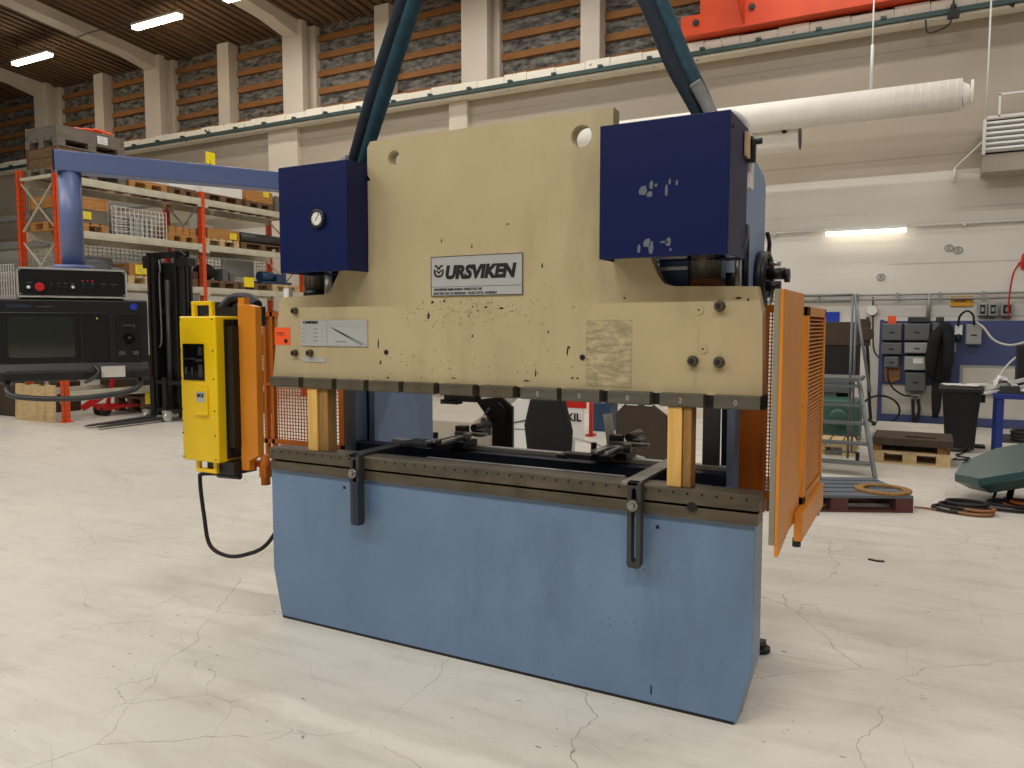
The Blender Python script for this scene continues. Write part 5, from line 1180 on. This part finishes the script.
# ---- green octagonal hood lying tilted on the floor
gh = thing('green_hood', (.72, 7.95, 0), 'dark green octagonal steel hood tilted on the floor at the right edge', 'hood')
def octa(rad, h): return [(rad*math.cos(PI/8+PI/4*i), rad*math.sin(PI/8+PI/4*i), h) for i in range(8)]
nrm = Vector((-.36, -.12, .925)).normalized(); q_ = nrm.to_track_quat('Z', 'Y').to_matrix().to_4x4()
hc = FY(8.0, 1009, 461)
TF = Matrix.Translation(hc) @ q_ @ Matrix.Rotation(R(12), 4, 'Z')
V = octa(.36, -.15)+octa(.46, -.04)+octa(.44, .02)
F_ = [tuple(range(7, -1, -1)), tuple(range(16, 24))]+[(i, (i+1) % 8, 8+(i+1) % 8, 8+i) for i in range(8)]+[(8+i, 8+(i+1) % 8, 16+(i+1) % 8, 16+i) for i in range(8)]
g = G(); g.add(V, F_); g.build('shell', 'green_steel', gh, bevel=.006, tf=TF)
g = G(); g.tube([(.40, .0, .03), (.52, .03, .05), (.52, -.05, .05), (.41, -.04, .03)], .01, 6); g.build('handle', 'black', gh, tf=TF@Matrix.Rotation(R(200), 4, 'Z'))
g = G(); g.bar((hc.x+.02, 8.1, 0), (hc.x+.05, 8.05, hc.z-.1), .05, .05); g.bar((hc.x+.4, 8.1, 0), (hc.x+.35, 8.05, hc.z), .05, .05); g.box(hc.x-.02, hc.x+.45, 8.05, 8.15, 0, .02); g.build('leg', 'black', gh)
# coils on the floor
def coil(cx, cy, r, label, m='rubber', n=3, e=.75):
    g = G()
    for k in range(n): g.tube([(cx+.03*k+(r-.02*k)*math.cos(q), cy+.02*k+(r-.02*k)*e*math.sin(q), .018+.026*k) for q in [2*PI*i/28 for i in range(28)]], .014, 6, closed=True)
    return g.build('cable_coil', m, label=label, cat='cable')
c = FZ(0, 958, 511); coil(c.x, c.y, .19, 'black cable coil on the floor below the green hood'); coil(c.x+.10, c.y-.06, .15, 'brown hose coil on the floor beside the black one', 'rust', 2)
c = FZ(0, 1008, 509); coil(c.x, c.y, .2, 'black cable coil at the right edge of the floor', 'rubber', 2); coil(c.x+.14, c.y+.12, .16, 'orange brown coil at the right edge of the floor', 'orange_dark', 2)
cable('cable', [FZ(.012, 914, 507), FZ(.012, 925, 508), FZ(.012, 937, 510)], .008, 'rust', 'thin brown cord between the pallet and the coils')
c = FZ(.0, 960, 505); cable('cable', [(c.x+.3, c.y+.3, .2), (c.x+.26, c.y+.15, .08), (c.x+.2, c.y+.05, .02), (c.x+.05, c.y+.0, .04)], .012, 'rubber', 'short black cable under the green hood')
g = G(); p = FZ(0, 868, 560); g.prism([(p.x, p.y), (p.x+.06, p.y-.02), (p.x+.1, p.y-.005), (p.x+.09, p.y+.015), (p.x+.05, p.y+.005), (p.x+.0, p.y+.02)], 'z', 0, .008); g.build('dark_scrap', 'black', label='dark sliver of scrap lying alone on the floor at the right', cat='scrap')
# ================================================================== SEEN THROUGH THE PRESS
wc = thing('white_cabinet', (-3.85, 7.9, 0), 'white machine cabinet seen through the gap of the press', 'cabinet')
g = G(); g.prism([(-4.16, 0), (-4.16, .62), (-4.02, .74), (-3.55, .78), (-3.55, 0)], 'y', 7.6, 7.85); g.build('body', 'white', wc, bevel=.008)
g = G(); a_ = _seg((-4.1, .47), (-3.8, .52), .014); g.box(-4.14, -3.7, 7.592, 7.6, .40, .405); g.bar((-4.12, 7.595, .46), (-3.8, 7.595, .53), .01, .014); g.build('seam', 'steel_dark', wc)
gc = thing('grey_cabinet', (-5.0, 7.9, 0), 'beige grey machine base with sloping top seen through the press at the left', 'machine')
g = G(); g.box(-5.5, -4.25, 7.9, 8.6, 0, .95); g.build('body', 'greige', gc, bevel=.01)
g = G(); g.prism([(7.2, 0), (7.2, .50), (7.9, .70), (7.9, 0)], 'x', -5.4, -4.35); g.build('sloping_cover', 'greige', gc, bevel=.01)
g = G(); g.box(-5.3, -4.9, 7.86, 7.9, .78, .9); g.build('vent', 'wood_grey', gc)
bc = thing('covered_seat', (-3.3, 6.6, 0), 'black covered chair seen through the middle of the press', 'chair')
def bp(px, py): return FY(6.5, px, py)
V = [bp(529, 398), bp(561, 398), bp(569, 432), bp(567, 470), bp(528, 470), bp(523, 425)]
g = G(); g.prism([(p.x, p.z) for p in V], 'y', 6.5, 6.62); g.build('back', 'cloth_black', bc, bevel=.03)
g = G(); g.box(V[0].x-.04, V[1].x+.1, 6.25, 6.7, .18, .3); g.build('seat', 'cloth_black', bc, bevel=.03)
for dx in (0, .34):
    g = G(); g.cyl((V[0].x+.03+dx, 6.5, 0), (V[0].x+.03+dx, 6.5, .2), .02, n=8); g.build('leg', 'black', bc)
g = G(); p = bp(558, 438); g.cyl((p.x, 6.46, p.z-.03), (p.x, 6.46, p.z+.06), .03, n=12); g.cyl((p.x+.08, 6.46, p.z-.04), (p.x+.08, 6.46, p.z+.03), .02, .035, n=12); g.build('cup', 'alu', label='pale cup in front of the black covered chair', cat='cup') if False else None
bn_ = thing('banner', tuple(FY(9.5, 575, 410)), 'white banner with red top edge and black letters behind the press', 'banner')
a = rc(562, 398, 586, 410, 9.5); b = rc(562, 410, 583, 434, 9.5)
g = G(); g.box(a[0]-.2, b[1], 9.5, 9.53, 0, a[3]+.1); pn = g.build('panel', 'white', bn_)
g = G(); g.box(a[0]-.2, b[1]+.05, 9.49, 9.5, a[2]+.02, a[3]+.1); g.build('red_band', 'red', bn_)
text('KIL', 'lettering', .15, (FY(9.5, 567, 418).x, 9.494, FY(9.5, 567, 419).z-.02), pn, 'ink', bold=.03)
tr = thing('red_stand', tuple(FZ(0, 596, 437)), 'thin red steel stand seen through the press', 'stand')
c = FZ(0, 591, 436); g = G(); g.bar((c.x, c.y, 0), (c.x, c.y, .8), .05, .04); g.box(c.x-.05, c.x+.05, c.y-.08, c.y+.08, 0, .03); g.build('post', 'red', tr)
g = G(); g.ob((c.x-.02, c.y, .66), (.16, .1, .1), (0, R(20), 0)); g.build('head', 'orange_dark', tr)
c = FZ(0, 608, 432); g = G(); g.box(c.x-.28, c.x+.02, c.y, c.y+.35, 0, .42); g.box(c.x-.06, c.x+.10, c.y+.02, c.y+.3, .42, .95); g.build('blue_machine', 'blue_machine', bevel=.01, label='dark blue machine column right of the red stand', cat='machine')
a = rc(616, 402, 662, 450, 7.5)
bx = thing('cardboard_screen', (a[0], 7.6, 0), 'dark brown board screen seen through the press at the right', 'board')
g = G(); g.prism([(a[0]-.02, 0), (a[0]-.02, a[3]-.12), (a[0]+.08, a[3]-.02), (a[1]-.12, a[3]-.02), (a[1]+.02, a[3]-.12), (a[1]+.06, 0)], 'y', 7.55, 7.6); g.build('panel', 'brown_dark', bx)
g = G(); g.box(a[0]+.1, a[0]+.22, 7.54, 7.61, a[3]-.03, a[3]-.01); g.box(a[1]-.2, a[1]-.12, 7.54, 7.61, a[3]-.03, a[3]-.01); g.build('edge_clip', 'white', bx)
g = G(); p = FZ(.3, 633, 427); q = FZ(.3, 668, 438); g.bar((p.x, 7.3, .40), (q.x+.2, 7.0, .30), .02, .02); g.bar((q.x+.2, 7.0, .3), (q.x+.2, 7.0, 0), .02, .02); g.bar((p.x, 7.3, .4), (p.x, 7.3, 0), .02, .02); g.build('handrail', 'alu', label='thin pale rail in front of the dark brown board', cat='rail')
g = G(); g.box(a[1]+.12, a[1]+.28, 7.5, 7.7, 0, 1.1); g.build('blue_post', 'dark_navy', label='dark blue post beside the right timber props', cat='post')
